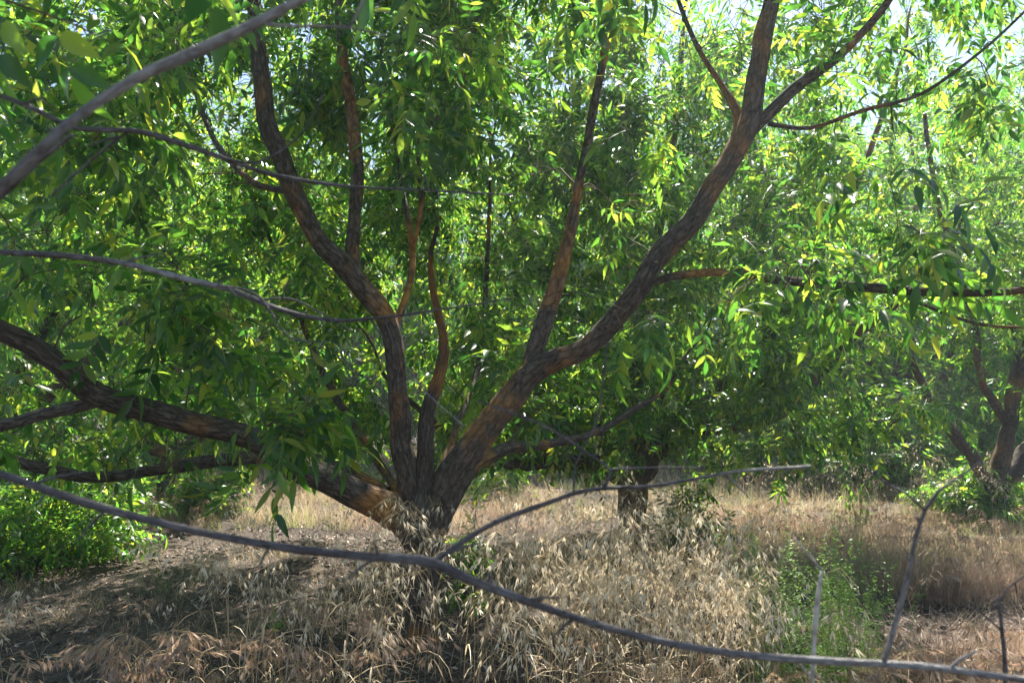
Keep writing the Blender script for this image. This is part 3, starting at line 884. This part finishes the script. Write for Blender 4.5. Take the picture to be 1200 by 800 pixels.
def dead(name, label, main, twigs, depth, cat='branch', mat=None):
    DEAD = mat or globals()['DEAD']
    d0 = main[0]
    root = empty(name, P(d0[0], d0[1], d0[2]))
    tag(root, label, cat)
    nd = []
    add_limb('stem', main, root, DEAD, nd, 12, random.uniform(0, 50), 0.12, 0.34, 0, 0.010)
    for tw in twigs:
        add_limb('twig', tw, root, DEAD, nd, 8, random.uniform(0, 50), 0.08, 0.25, 0, 0.012)
    # short broken spurs and buds
    tb = Tubes()
    for q in range(max(5, len(nd) // 5)):
        x, y, z, r = nd[random.randrange(len(nd))]
        d_ = Vector((random.uniform(-1, 1), random.uniform(-.6, .6), random.uniform(-1, 1))).normalized()
        l = random.choice((.004, .005, .006, .009, .012, .03, .05)) * random.uniform(.7, 1.3)
        p = Vector((x, y, z))
        tb.add([p, p + d_ * l * .5 + Vector((0, 0, .002)), p + d_ * l], [min(r, .0022), .0015, .0008], 5)
    tag(link('spurs', tb.mesh('spurs', DEAD), root), kind='stuff')
    return root


dead('dead_branch', 'long bare grey branch sagging across the front of the big trunk', [(-80, 528, .80, 10), (0, 556, .80, 9), (80, 583, .80, 9.5), (160, 606, .80, 9.5), (250, 627, .80, 9.5), (340, 643, .80, 9), (430, 652, .80, 8), (500, 658, .80, 10), (560, 682, .80, 8.5),
      (640, 712, .80, 8.5), (720, 738, .80, 8), (800, 757, .80, 8), (880, 768, .80, 8), (950, 773, .80, 8.5), (1010, 776, .80, 7.5), (1080, 780, .80, 8), (1140, 788, .80, 7), (1210, 798, .80, 7), (1300, 815, .8, 6)],
     [[(505, 660, .80, 7), (530, 642, .82, 6), (580, 612, .85, 6), (640, 590, .88, 5.5), (690, 574, .9, 4.5), (760, 570, .92, 4), (810, 562, .94, 3.5), (870, 552, .96, 3.5), (950, 546, .98, 3)],
      [(708, 572, .9, 3.5), (716, 552, .9, 3.2), (690, 532, .9, 2.6), (640, 500, .9, 2.4), (590, 480, .9, 2), (560, 470, .9, 1.6)],
      [(716, 550, .9, 2.6), (760, 548, .9, 2.2), (820, 548, .9, 1.8)],
      [(672, 580, .88, 2.5), (676, 540, .88, 2.4), (700, 490, .88, 2), (712, 400, .88, 1.8)],
      [(1035, 777, .8, 6), (1048, 735, .79, 5.5), (1065, 670, .78, 5), (1073, 630, .77, 4.5), (1084, 597, .76, 4.5), (1100, 575, .76, 3.8), (1125, 558, .76, 3), (1150, 540, .76, 2)],
      [(1084, 598, .76, 3.6), (1062, 578, .75, 3), (1040, 567, .75, 2.6), (1010, 545, .75, 2)],
      [(1110, 785, .8, 4), (1125, 772, .8, 3.4), (1145, 762, .8, 2.4)]], .8)
SLIM['k'] = 0.55
dead('dead_branch', 'thick blurred bare branch slanting through the leaves above the grey ones', [(-60, 275, .62, 14), (0, 222, .62, 12), (50, 175, .62, 11.5), (95, 135, .63, 11), (160, 92, .64, 11), (230, 60, .65, 11), (290, 32, .66, 10), (350, 2, .67, 9), (430, -40, .68, 8)],
     [[(300, 28, .66, 4), (350, 31, .67, 3.4), (410, 33, .68, 2.6), (450, 42, .69, 2)],
      [(-50, 262, .7, 5), (0, 232, .7, 5), (45, 190, .7, 4.6), (85, 158, .7, 4)]], .62)
SLIM['k'] = 0.55
dead('dead_branch', 'thin dark crooked branch with hair-fine side twigs crossing the upper limbs', [(-60, 95, 1.0, 5), (0, 112, 1.0, 5), (45, 130, 1.0, 5), (90, 150, 1.02, 5.5), (160, 154, 1.04, 6), (210, 168, 1.06, 6), (260, 185, 1.08, 5.5), (320, 205, 1.1, 5), (400, 218, 1.12, 3.5), (480, 222, 1.14, 2.5), (600, 228, 1.16, 2)],
     [[(250, 182, 1.08, 3), (300, 190, 1.06, 2.2), (350, 160, 1.04, 1.8), (380, 110, 1.02, 1.4)],
      [(150, 154, 1.04, 3), (110, 185, 1.04, 2.6), (60, 230, 1.04, 2)]], 1.0)
dead('dead_branch', 'dark twiggy branch drooping past the middle of the upright limb', [(-60, 290, 1.2, 6), (0, 296, 1.2, 6.5), (80, 300, 1.2, 7), (150, 309, 1.2, 7), (210, 325, 1.2, 6), (270, 340, 1.2, 5.5), (330, 363, 1.2, 5), (390, 375, 1.2, 4), (450, 372, 1.2, 3), (520, 362, 1.2, 2.4), (600, 350, 1.2, 1.6)],
     [[(300, 352, 1.2, 3), (340, 350, 1.2, 2.6), (375, 366, 1.2, 2), (410, 388, 1.2, 1.6)], [(240, 332, 1.2, 2.6), (300, 345, 1.19, 2.4), (340, 395, 1.18, 2), (390, 400, 1.17, 1.5)],
      [(450, 372, 1.2, 1.8), (470, 420, 1.2, 1.6), (500, 460, 1.2, 1.5), (545, 500, 1.2, 1.2)]], 1.2)
dead('dry_stick', 'pale bleached upright stick in front of the green weeds', [(952, 800, .95, 4), (954, 755, .95, 4.5), (957, 715, .95, 5), (961, 680, .95, 4), (963, 668, .95, 2)], [], .95, 'stick', PALE)
dead('dry_stick', 'brown forked dry stem standing by the end of the sagging branch', [(1178, 830, 1.0, 4), (1178, 780, 1.0, 4.5), (1174, 735, 1.0, 4), (1170, 700, 1.0, 3)],
     [[(1173, 738, 1.0, 2.4), (1155, 722, 1.0, 1.8), (1135, 705, 1.0, 1.4)], [(1171, 705, 1.0, 2), (1180, 690, 1.0, 1.8), (1200, 675, 1.0, 1.4)]], 1.0, 'stick')

# ------------------------------------------------------------------ big dim leaves hanging close to the camera, top corner
rng = np.random.default_rng(5)
spr = tag(empty('leafy_twig', P(20, -30, 1.0)), 'drooping twig with large dark leaflets close to the camera', 'twig')
nd = []
add_limb('stem', [(-60, -20, 1.0, 3), (20, 5, 1.0, 2.6), (90, 30, 1.0, 2), (130, 50, 1.0, 1.5)], spr, TWIG, nd, 8, 2.0, 0.05, 0.1, 0, 0.03)
big = [compound_leaf(rng, 2, 0.10, 0.085, 0.034, 2) for _ in range(3)]
for V, F_, mi in big:
    pass
for (a, b_, dx, dz) in ((8, 5, -.3, -1), (62, 18, .15, -1), (-30, 0, -.2, -1)):
    V, F_, mi = big[rng.integers(0, 3)]
    Dv = np.array([[dx, rng.uniform(-.3, .3), dz]]); Nv = np.array([[rng.uniform(-.3, .3), -1.0, 0.5]])
    M = frames(Dv, Nv)[0]
    o = link('leaf', mesh_from('leaf', V @ M.T * .8, F_, [LEAF, RACH], mi), spr)
    o.location = P(a, b_, 1.0) - root_of(spr)
shade_leaves = [mesh_from('leaf', *compound_leaf(rng, 2, 0.2, 0.10, 0.04, 3)[:2], [LEAF, RACH]) for _ in range(3)]
for q in range(26):  # unseen leaves towards the sun, added to shade the big ones
    c = P(40, 60, 1.0) + sdir * rng.uniform(.62, 1.0) + Vector(rng.normal(0, .12, 3))
    o = bpy.data.objects.new('leaf', shade_leaves[q % 3]); COL.objects.link(o); o.parent = spr
    o.location = c - root_of(spr); o.rotation_euler = (rng.normal(0, .4), rng.normal(.3, .4), rng.uniform(0, 6.28))

# ------------------------------------------------------------------ grasses and weeds
def oat(rng, h):
    T = Tpl()
    az = rng.uniform(0, 6.28); lean = rng.uniform(0.03, 0.3)
    hd = np.array([math.cos(az), math.sin(az), 0])
    nod = rng.uniform(.15, 1.7)
    def st(t): return hd * (lean * h * t * t + nod * h * max(0, t - 0.55) ** 1.9 * .8) + np.array([0, 0, h * (t - nod * .75 * max(0, t - .6) ** 2)])
    T.stem([st(t) for t in np.linspace(0, 1, 7)], 0.0024, 0.0009, 0)
    for q in range(rng.integers(2, 4)):
        T.blade(st(rng.uniform(0.08, 0.5)), rng.uniform(0, 6.28), rng.uniform(0.14, 0.3), rng.uniform(0.3, 0.8), rng.uniform(0.8, 2.2), 0.006, 0, 4)
    for q in range(rng.integers(13, 21)):
        t = rng.uniform(0.70, 1.0); b = st(t)
        a = rng.uniform(0, 6.28); l = rng.uniform(0.03, 0.15) * (1.35 - t) * 2.0
        u = np.array([math.cos(a), math.sin(a), 0]) + hd * 0.5
        e = b + u * l * 0.8 + np.array([0, 0, -0.1 * l]); m = b + u * l * 0.5 + np.array([0, 0, l * 0.35])
        T.strip([b, m, e], [b + np.array([0, 0, .0012]), m + np.array([0, 0, .0012]), e + np.array([0, 0, .0012])], 0)
        dn = np.array([u[0] * .35, u[1] * .35, -1.0]) + rng.normal(0, .25, 3); dn /= np.linalg.norm(dn)
        sp = rng.uniform(0.030, 0.044)
        sd = np.cross(dn, rng.normal(0, 1, 3)); sd /= np.linalg.norm(sd)
        nn = np.cross(dn, sd)
        for s_ in (-1, 1):
            leaflet(T, e, dn + sd * s_ * rng.uniform(.06, .22), nn + sd * s_ * .3, sp * rng.uniform(.7, 1.05), 0.0062, 1, 1, 0.05, s_ * 0.1)
        leaflet(T, e + dn * sp * .3, dn + rng.normal(0, .15, 3), nn, sp * 1.5, 0.0012, 0, 1, -0.25, 0)
    return T.arr()


def brome(rng, h):
    T = Tpl()
    az = rng.uniform(0, 6.28)
    hd = np.array([math.cos(az), math.sin(az), 0])
    def st(t): return hd * (0.55 * h * t ** 2.2) + np.array([0, 0, h * (t - 0.42 * t ** 4)])
    T.stem([st(t) for t in np.linspace(0, 1, 7)], 0.0012, 0.0005, 0)
    for q in range(2):
        T.blade(st(rng.uniform(0.05, 0.4)), rng.uniform(0, 6.28), rng.uniform(0.08, 0.2), 0.5, rng.uniform(1, 2.5), 0.004, 0, 4)
    for q in range(rng.integers(9, 15)):
        t = rng.uniform(0.7, 1.0); b = st(t)
        u = hd * 0.7 + rng.normal(0, .45, 3); u[2] = 0
        dn = np.array([u[0] * .7, u[1] * .7, -0.75]) + rng.normal(0, .14, 3); dn /= np.linalg.norm(dn)
        l = rng.uniform(.02, .05); e = b + u * l + np.array([0, 0, -.2 * l])
        T.strip([b, e], [b + np.array([0, 0, .001]), e + np.array([0, 0, .001])], 0)
        sd = np.cross(dn, rng.normal(0, 1, 3)); sd /= np.linalg.norm(sd); nn = np.cross(dn, sd)
        for s_ in (-1, 0, 1):
            leaflet(T, e, dn + sd * s_ * .14, nn, rng.uniform(.045, .065), 0.0045, 0, 1, 0.06, 0)
    return T.arr()


def tuft(rng, h, n, w=0.004, spread=0.06, upright=0.35):
    T = Tpl()
    for q in range(n):
        a = rng.uniform(0, 6.28); r = spread * math.sqrt(rng.uniform())
        T.blade((math.cos(a) * r, math.sin(a) * r, -0.01), rng.uniform(0, 6.28), h * rng.uniform(.45, 1.1), rng.uniform(0, upright), rng.uniform(0.1, 1.5), w * rng.uniform(.6, 1.3), 0, 2 if h > .2 else 3)
    return T.arr()


def weed(rng, h):
    T = Tpl()
    az = rng.uniform(0, 6.28); lean = rng.uniform(0, .12)
    hd = np.array([math.cos(az), math.sin(az), 0])
    def st(t): return hd * lean * h * t * t + np.array([0, 0, h * t])
    T.stem([st(t) for t in np.linspace(0, 1, 5)], 0.0016, 0.0006, 0)
    for q in range(int(h * 48)):
        t = rng.uniform(0.12, 1); b = st(t); a = rng.uniform(0, 6.28)
        u = np.array([math.cos(a), math.sin(a), 0.55]); l = rng.uniform(.02, .09) * (1.2 - t)
        e = b + u * l
        T.strip([b, e], [b + np.array([0, 0, .001]), e + np.array([0, 0, .001])], 0)
        for z in range(4):
            leaflet(T, b + (e - b) * rng.uniform(.2, 1), np.array([rng.normal(), rng.normal(), .4]), np.array([rng.normal(0, .5), rng.normal(0, .5), 1]), rng.uniform(.008, .02), .0045, 0, 0, .1, 0)
    return T.arr()


def scatter(name, tpls, pts, rng, mats, scale=(.7, 1.2), tilt=0.12, parent=None):
    pts = np.asarray(pts, float); k = len(pts)
    a = rng.uniform(0, 6.28, k); s = rng.uniform(scale[0], scale[1], k)
    Zv = np.stack([rng.normal(0, tilt, k), rng.normal(0, tilt, k), np.ones(k)], -1)
    Xv = np.stack([np.cos(a), np.sin(a), np.zeros(k)], -1)
    Zv /= np.linalg.norm(Zv, axis=1)[:, None]
    Yv = np.cross(Zv, Xv); Yv /= np.linalg.norm(Yv, axis=1)[:, None]; Xv = np.cross(Yv, Zv)
    M = np.stack([Xv, Yv, Zv], -1) * s[:, None, None]
    O = np.stack([pts[:, 0], pts[:, 1], gh(pts[:, 0], pts[:, 1])], -1)
    if pts.shape[1] > 2:
        O[:, 2] += pts[:, 2]
    return link(name, bake(name, tpls, rng.integers(0, len(tpls), k), M, O, mats), parent)


def zone(rng, n, x0, x1, y0, y1, patch=None, seed=0.0, thr=0.0, sc=0.8):
    out = []
    while len(out) < n:
        x, y = rng.uniform(x0, x1), rng.uniform(y0, y1)
        if patch and noise.noise(Vector((x * sc, y * sc, seed))) + rng.normal(0, .12) < thr:
            continue
        out.append((x, y))
    return out


def pxzone(rng, n, p0, p1, y0, y1, thr=None, seed=0.0, sc=0.8, pw=1.0):
    """between two lines of sight p0 and p1 (pixel columns), y0..y1 metres ahead"""
    out = []
    while len(out) < n:
        y = y0 + (y1 - y0) * rng.uniform() ** pw
        x = Gx(rng.uniform(p0, p1), y)
        if thr is not None and noise.noise(Vector((x * sc, y * sc, seed))) + rng.normal(0, .1) < thr:
            continue
        out.append((x, y))
    return out


rng = np.random.default_rng(77)
# litter: dead leaflets and chips lying on the soil
lit = []
for q in range(6):
    T = Tpl()
    leaflet(T, np.array([0, 0, 0.004]), np.array([1, 0, rng.uniform(0, .3)]), np.array([0, rng.uniform(-.6, .6), 1]), rng.uniform(.03, .08), rng.uniform(.006, .02), 1, 0, rng.uniform(-.3, .5), 0)
    lit.append(T.arr())
for q in range(3):
    T = Tpl(); l = rng.uniform(.06, .18)
    T.stem([np.array([0, 0, .006]), np.array([l / 2, .01, .014]), np.array([l, 0, .006])], .0018, .0012, 0)
    lit.append(T.arr())
pts = pxzone(rng, 9000, -150, 1350, 2.4, 9.5, None, 0, 1, 0.8) + pxzone(rng, 10000, -150, 1350, 2.4, 9.5, 0.08, 3.7, .9, 0.8) + pxzone(rng, 9000, -100, 1300, 9, 16)
tag(scatter('leaf_litter', lit, pts, rng, [DRYLEAF], (.7, 1.5), 0.3), 'brown fallen leaflets, chips and stalks lying over the soil', 'litter', kind='stuff')

st_ = []
for q in range(5):
    T = Tpl(); l = rng.uniform(.18, .45)
    T.stem([np.array([0, 0, .012]), np.array([l * .35, rng.normal(0, .02), .022]), np.array([l * .7, rng.normal(0, .03), .015]), np.array([l, 0, .008])], .0042, .0018, 0)
    T.stem([np.array([l * .4, 0, .02]), np.array([l * .6, l * .16, .03])], .0022, .001, 0)
    st_.append(T.arr())
tag(scatter('fallen_twigs', st_, pxzone(rng, 260, -100, 1300, 2.9, 9), rng, [DRYLEAF], (.5, 1.2), .06), 'dry fallen twigs scattered over the soil and litter', 'twigs', kind='stuff')

# clods and stones
cl = []
for q in range(6):
    ph = rng.uniform(0, 6.28, 8)
    V = [np.array([0, 0, .8])] + [np.array([math.cos(a_), math.sin(a_), rng.uniform(.1, .5)]) * rng.uniform(.6, 1.1) for a_ in np.arange(6) * 1.047] + [np.array([0, 0, -.5])]
    F_ = [(0, i_, i_ % 6 + 1) for i_ in range(1, 7)] + [(7, i_ % 6 + 1, i_) for i_ in range(1, 7)]
    T = Tpl(); T.tris([v * .018 for v in V], F_, 0); cl.append(T.arr())
pts = pxzone(rng, 5200, -150, 1350, 2.5, 8.5, -.1, 21., 1.1)
k_ = scatter('soil_clods', cl, pts, rng, [SOIL], (.25, 1.7), .3)
tag(k_, 'crumbled clods of bare soil between the litter', 'soil', kind='stuff')

# low dry grass stubble
tl = [tuft(rng, .16, 12, .003, .07, .9) for _ in range(5)]
pts = pxzone(rng, 900, -150, 1350, 2.4, 7, 0.08, 3.0, 1.2) + pxzone(rng, 160, -150, 500, 2.4, 3.6)
tag(scatter('stubble_grass', tl, pts, rng, [STRAW], (.6, 1.3)), 'short bleached grass stubble lying over the shaded soil', 'grass', kind='stuff')

# dense dry grass beyond the first trees
tm = [tuft(rng, .42, 20, .005, .10, .4) for _ in range(6)]
pts = pxzone(rng, 1900, -100, 1300, 8.8, 15, 0.12, 8.0, .9) + pxzone(rng, 700, 820, 1300, 5.4, 7.6, 0.0, 2.0, .9)
tag(scatter('straw_grass', tm, pts, rng, [STRAW], (.35, 1.15)), 'straw-coloured knee-high grass in the sunny strip behind the first trees', 'grass', kind='stuff')
tr = [tuft(rng, .40, 20, .004, .12, .5) for _ in range(5)]
pts = pxzone(rng, 1100, 780, 1320, 5.2, 9.5, 0.06, 5.0, .9) + pxzone(rng, 700, -100, 700, 8.4, 12, 0.0, 6.0, .6) + pxzone(rng, 500, 1030, 1300, 3.6, 5.4, .05, 2.0, 1)
tag(scatter('russet_grass', tr, pts, rng, [ROSY], (.45, 1.1)), 'low russet dry grass between the green weeds and the slim tree', 'grass', kind='stuff')
GST = leafmat('green_straw', [(0, (0.16, 0.19, 0.06)), (1, (0.34, 0.32, 0.14))], [(0, (0.3, 0.4, 0.08)), (1, (0.5, 0.48, 0.18))], 0.4, 0.5, 0.3)
pts = pxzone(rng, 650, -100, 1300, 8.5, 15, 0.12, 41.0, .5) + pxzone(rng, 160, 860, 1200, 6, 10)
tag(scatter('green_grass', tm, pts, rng, [GST], (.35, 1.0)), 'greener grass patches in the sunny strip behind the trees', 'grass', kind='stuff')
pts = pxzone(rng, 2000, -150, 1350, 15, 36, None, 0, 1, 1.5)
tb_ = [tuft(rng, .5, 12, .014, .2, .5) for _ in range(4)]
tag(scatter('far_grass', tb_, pts, rng, [STRAW], (.7, 1.2)), 'distant pale dry grass between the far trees', 'grass', kind='stuff')

# brome with drooping rosy heads
bt = [brome(rng, rng.uniform(.3, .5)) for _ in range(8)]
pts = pxzone(rng, 150, -60, 470, 2.5, 3.4, -.1, 4.0, 2) + pxzone(rng, 45, 60, 480, 3.6, 5.5) + pxzone(rng, 240, 880, 1280, 2.5, 3.6) + pxzone(rng, 350, 850, 1280, 5, 9) + pxzone(rng, 90, -50, 700, 8.4, 10.5) + pxzone(rng, 30, 400, 1000, 2.6, 4)
tag(scatter('brome_grass', bt, pts, rng, [STRAW, ROSY], (.7, 1.2), .15), 'dry brome with nodding rosy seed heads over the near soil', 'grass', kind='stuff')

# wild oats: conspicuous clumps as things, the rest a mass
ot = [oat(rng, rng.uniform(.72, 1.0)) for _ in range(12)]
pts = pxzone(rng, 75, 540, 880, 2.5, 3.4, -.05, 9.0, 2.6) + pxzone(rng, 20, 370, 475, 2.6, 3.3) + pxzone(rng, 10, 250, 370, 2.6, 3.2) + pxzone(rng, 45, 640, 880, 2.4, 3.0) + pxzone(rng, 60, 560, 900, 3.7, 5.2) + pxzone(rng, 8, 400, 460, 3.6, 4.6) + pxzone(rng, 9, 0, 330, 2.6, 3.4) + pxzone(rng, 20, 380, 620, 4.3, 6.5) + pxzone(rng, 60, 800, 1200, 7, 10)
tag(scatter('oat_grass', ot, pts, rng, [STRAW, OATH], (.76, 1.12), .12), 'tall bleached wild oats with hanging husks in front of the trunks', 'grass', kind='stuff')


def clump(name, label, cat, group, tpls, cx, cy, n, r, mats, sc, parts=None):
    root = tag(empty(name, (cx, cy, float(gh(cx, cy)))), label, cat, group)
    for q in range(n):
        a = rng.uniform(0, 6.28); rr = r * math.sqrt(rng.uniform())
        V, F_, mi = tpls[rng.integers(0, len(tpls))]
        o = bpy.data.objects.new(parts or 'stalk', None)
        bpy.data.objects.remove(o)
        key = id(V)
        me = MESHC.get(key)
        if me is None:
            me = MESHC[key] = mesh_from(parts or 'stalk', V, F_, mats, mi)
        o = bpy.data.objects.new(parts or 'stalk', me); COL.objects.link(o); o.parent = root
        o.location = (math.cos(a) * rr, math.sin(a) * rr, -.01)
        s = rng.uniform(*sc); o.scale = (s, s, s); o.rotation_euler = (rng.normal(0, .13), rng.normal(0, .13), rng.uniform(0, 6.28))
    return root


MESHC = {}
clump('oat_clump', 'tallest clump of pale wild oats, heads level with the green weeds', 'oats', 'clumps of wild oats', ot, Gx(845, 2.75), 2.75, 26, .10, [STRAW, OATH], (.78, .98))
clump('oat_clump', 'clump of pale wild oats hiding the foot of the dark straight trunk', 'oats', 'clumps of wild oats', ot, Gx(745, 2.9), 2.9, 24, .15, [STRAW, OATH], (.75, 1.0))
clump('oat_clump', 'clump of wild oats whose husks hang over the fork of the big trunk', 'oats', 'clumps of wild oats', ot, Gx(512, 3.6), 3.6, 7, .16, [STRAW, OATH], (.85, 1.1))
clump('green_tuft', 'small bright green grass tuft on the shaded bare soil', 'grass tuft', None, [tuft(rng, .25, 14, .009, .02, .25)], Gx(332, 4.5), 4.5, 2, .02, [TUFTG], (.9, 1.1), 'blades')
wt = [weed(rng, rng.uniform(.7, .95)) for _ in range(8)]
clump('green_weed', 'fine leaved upright green weed bush beside the pale oats', 'weed', None, wt, Gx(935, 3.3), 3.3, 120, .27, [WEED], (.6, 1.0), 'stem')
clump('green_weed', 'shorter fine green weed behind the bleached stick', 'weed', None, wt, Gx(985, 3.7), 3.7, 50, .22, [WEED], (.5, .9), 'stem')
pts = pxzone(rng, 260, -50, 1250, 9, 15, .1, 60., .6) + pxzone(rng, 100, 560, 760, 5.5, 6.6) + pxzone(rng, 60, 160, 260, 5, 6)
tag(scatter('ground_weeds', wt, pts, rng, [WEED], (.25, .45)), 'patches of low green weeds under the trees', 'weeds', kind='stuff')


# leafy shrubs
def shrub(name, label, cx, cy, r, h, n, size, res, rng, singles=120):
    root = tag(empty(name, (cx, cy, float(gh(cx, cy)))), label, 'shrub')
    tb = Tubes(); O, D = [], []
    b = np.array([cx, cy, float(gh(cx, cy))])
    for q in range(n):
        a = rng.uniform(0, 6.28); rr = r * math.sqrt(rng.uniform()); z = h * rng.uniform(.25, 1) * (1.1 - .6 * (rr / r) ** 2)
        e = b + np.array([math.cos(a) * rr, math.sin(a) * rr, z])
        m = b + (e - b) * .5 + np.array([0, 0, .15 * h]) + rng.normal(0, .04, 3)
        t = np.linspace(0, 1, 6)[:, None]
        tb.add((b + rng.normal(0, .05, 3) * np.array([1, 1, 0])) * (1 - t) ** 2 + 2 * m * t * (1 - t) + e * t * t, np.linspace(.007, .002, 6), 4)
        for k_ in range(9):
            O.append(e - (e - m) * rng.uniform(0, .9)); d_ = rng.normal(0, .7, 3) + (e - m) * 1.0; d_[2] -= .2; D.append(d_)
    tag(link('stems', tb.mesh('stems', TWIG), root), kind='stuff')
    tree_leaves(root, np.array(O), np.array(D), rng, res, 0, singles, size)
    return root


shrub('shrub', 'low bushy green shrub under the branch ends, beside the dead branch', Gx(60, 6.6), 6.6, 1.0, .95, 150, .8, 1, rng)
shrub('shrub', 'green shrub growing at the foot of the slim forked tree', Gx(1135, 9.3), 9.3, .75, .7, 90, .8, 1, rng, 60)
shrub('shrub', 'small yellow-green sapling between the big trunk and the dark straight trunk', Gx(553, 4.6), 4.6, .13, .82, 9, .55, 2, rng, 40)
shrub('shrub', 'sparse green sapling at the foot of the dark straight trunk', Gx(805, 7.0), 7.0, .35, .8, 26, .7, 1, rng, 60)
shrub('shrub', 'low bush in the dark gap beyond the thick low limb', Gx(250, 9.5), 9.5, .6, .6, 50, .8, 1, rng, 40)

shrub('shrub', 'bright sunlit bush past the flowering weed', Gx(1015, 12.5), 12.5, 1.5, 1.9, 210, .9, 0, rng, 0)
shrub('shrub', 'broad bush in the sun between the flowering weed and the slim tree', Gx(1105, 13.8), 13.8, 1.3, 2.2, 190, .9, 0, rng, 0)
shrub('shrub', 'dark bush beyond the curving limb of the dark trunked tree', Gx(880, 14.2), 14.2, 1.4, 1.7, 190, .9, 0, rng, 0)
shrub('shrub', 'small leafy bush in the dry grass seen through the fork of the big trunk', Gx(585, 11.5), 11.5, .6, .8, 60, .8, 0, rng, 0)
shrub('shrub', 'low spreading bush in the sunny grass beyond the low thick limb', Gx(385, 13), 13, .9, .9, 90, .8, 0, rng, 0)
shrub('shrub', 'bush in the far corner past the orange limb', Gx(70, 10.5), 10.5, 1.3, 1.5, 170, .9, 0, rng, 0)

# umbel plant
up = tag(empty('flowering_weed', (Gx(1000, 8.6), 8.6, float(gh(Gx(1000, 8.6), 8.6)))), 'tall weed with flat white flower heads behind the russet grass', 'weed')
for q in range(11):
    T = Tpl()
    hx, hy, hz = rng.uniform(-.5, .4), rng.uniform(-.2, .2), rng.uniform(.75, 1.15)
    pts_ = [np.array([hx * .1, hy * .1, 0]), np.array([hx * .4, hy * .4, hz * .55]), np.array([hx, hy, hz])]
    T.stem(pts_, .004, .002, 0)
    for z in range(7):
        leaflet(T, pts_[0] + (pts_[1] - pts_[0]) * rng.uniform(.1, 1), rng.normal(0, 1, 3), np.array([0, 0.2, 1]), .14, .03, 1, 0, .3, 0)
    V, F_, mi = T.arr()
    o = link('stem', mesh_from('stem', V, F_, [WEED], mi)); o.parent = up
    T = Tpl()
    for z in range(34):
        a = rng.uniform(0, 6.28); rr = .065 * math.sqrt(rng.uniform()); c = pts_[2] + np.array([math.cos(a) * rr, math.sin(a) * rr, .02 - rr * .2])
        leaflet(T, c, rng.normal(0, 1, 3) * np.array([1, 1, .2]), np.array([0, 0, 1.0]), .018, .014, 0, 0, 0, 0)
        T.strip([pts_[2], c], [pts_[2] + np.array([.001, 0, 0]), c + np.array([.001, 0, 0])], 1)
    V, F_, mi = T.arr()
    o2 = link('flower_head', mesh_from('flower_head', V, F_, [UMBEL, WEED], mi)); o2.parent = o

# ------------------------------------------------------------------ thin bluish haze, added for a milky veil
hb = tag(link('haze', mesh_from('haze', np.array([(x, y, z) for z in (-1.2, 13.5) for y in (-12, 62) for x in (-45, 45)]),
         [(0, 2, 3, 1), (4, 5, 7, 6), (0, 1, 5, 4), (2, 6, 7, 3), (0, 4, 6, 2), (1, 3, 7, 5)], [], None, False)), kind='stuff')
hm, ht, ho = newmat('haze')
pv = ht.nodes.new('ShaderNodeVolumePrincipled')
pv.inputs['Color'].default_value = (0.78, 0.89, 1.0, 1)
pv.inputs['Density'].default_value = 0.0028
pv.inputs['Anisotropy'].default_value = 0.45
ht.links.new(pv.outputs[0], ho.inputs['Volume'])
hb.data.materials.append(hm)
print('leaf tris', {o.name: len(o.data.polygons) for o in S.objects if o.type == 'MESH' and o.name.split('.')[0] in ('crown', 'twigs')and len(o.data.polygons)>60000 and o.data.users<3})
print('objects', len(S.objects), 'tris', sum(len(o.data.polygons) for o in S.objects if o.type == 'MESH'))
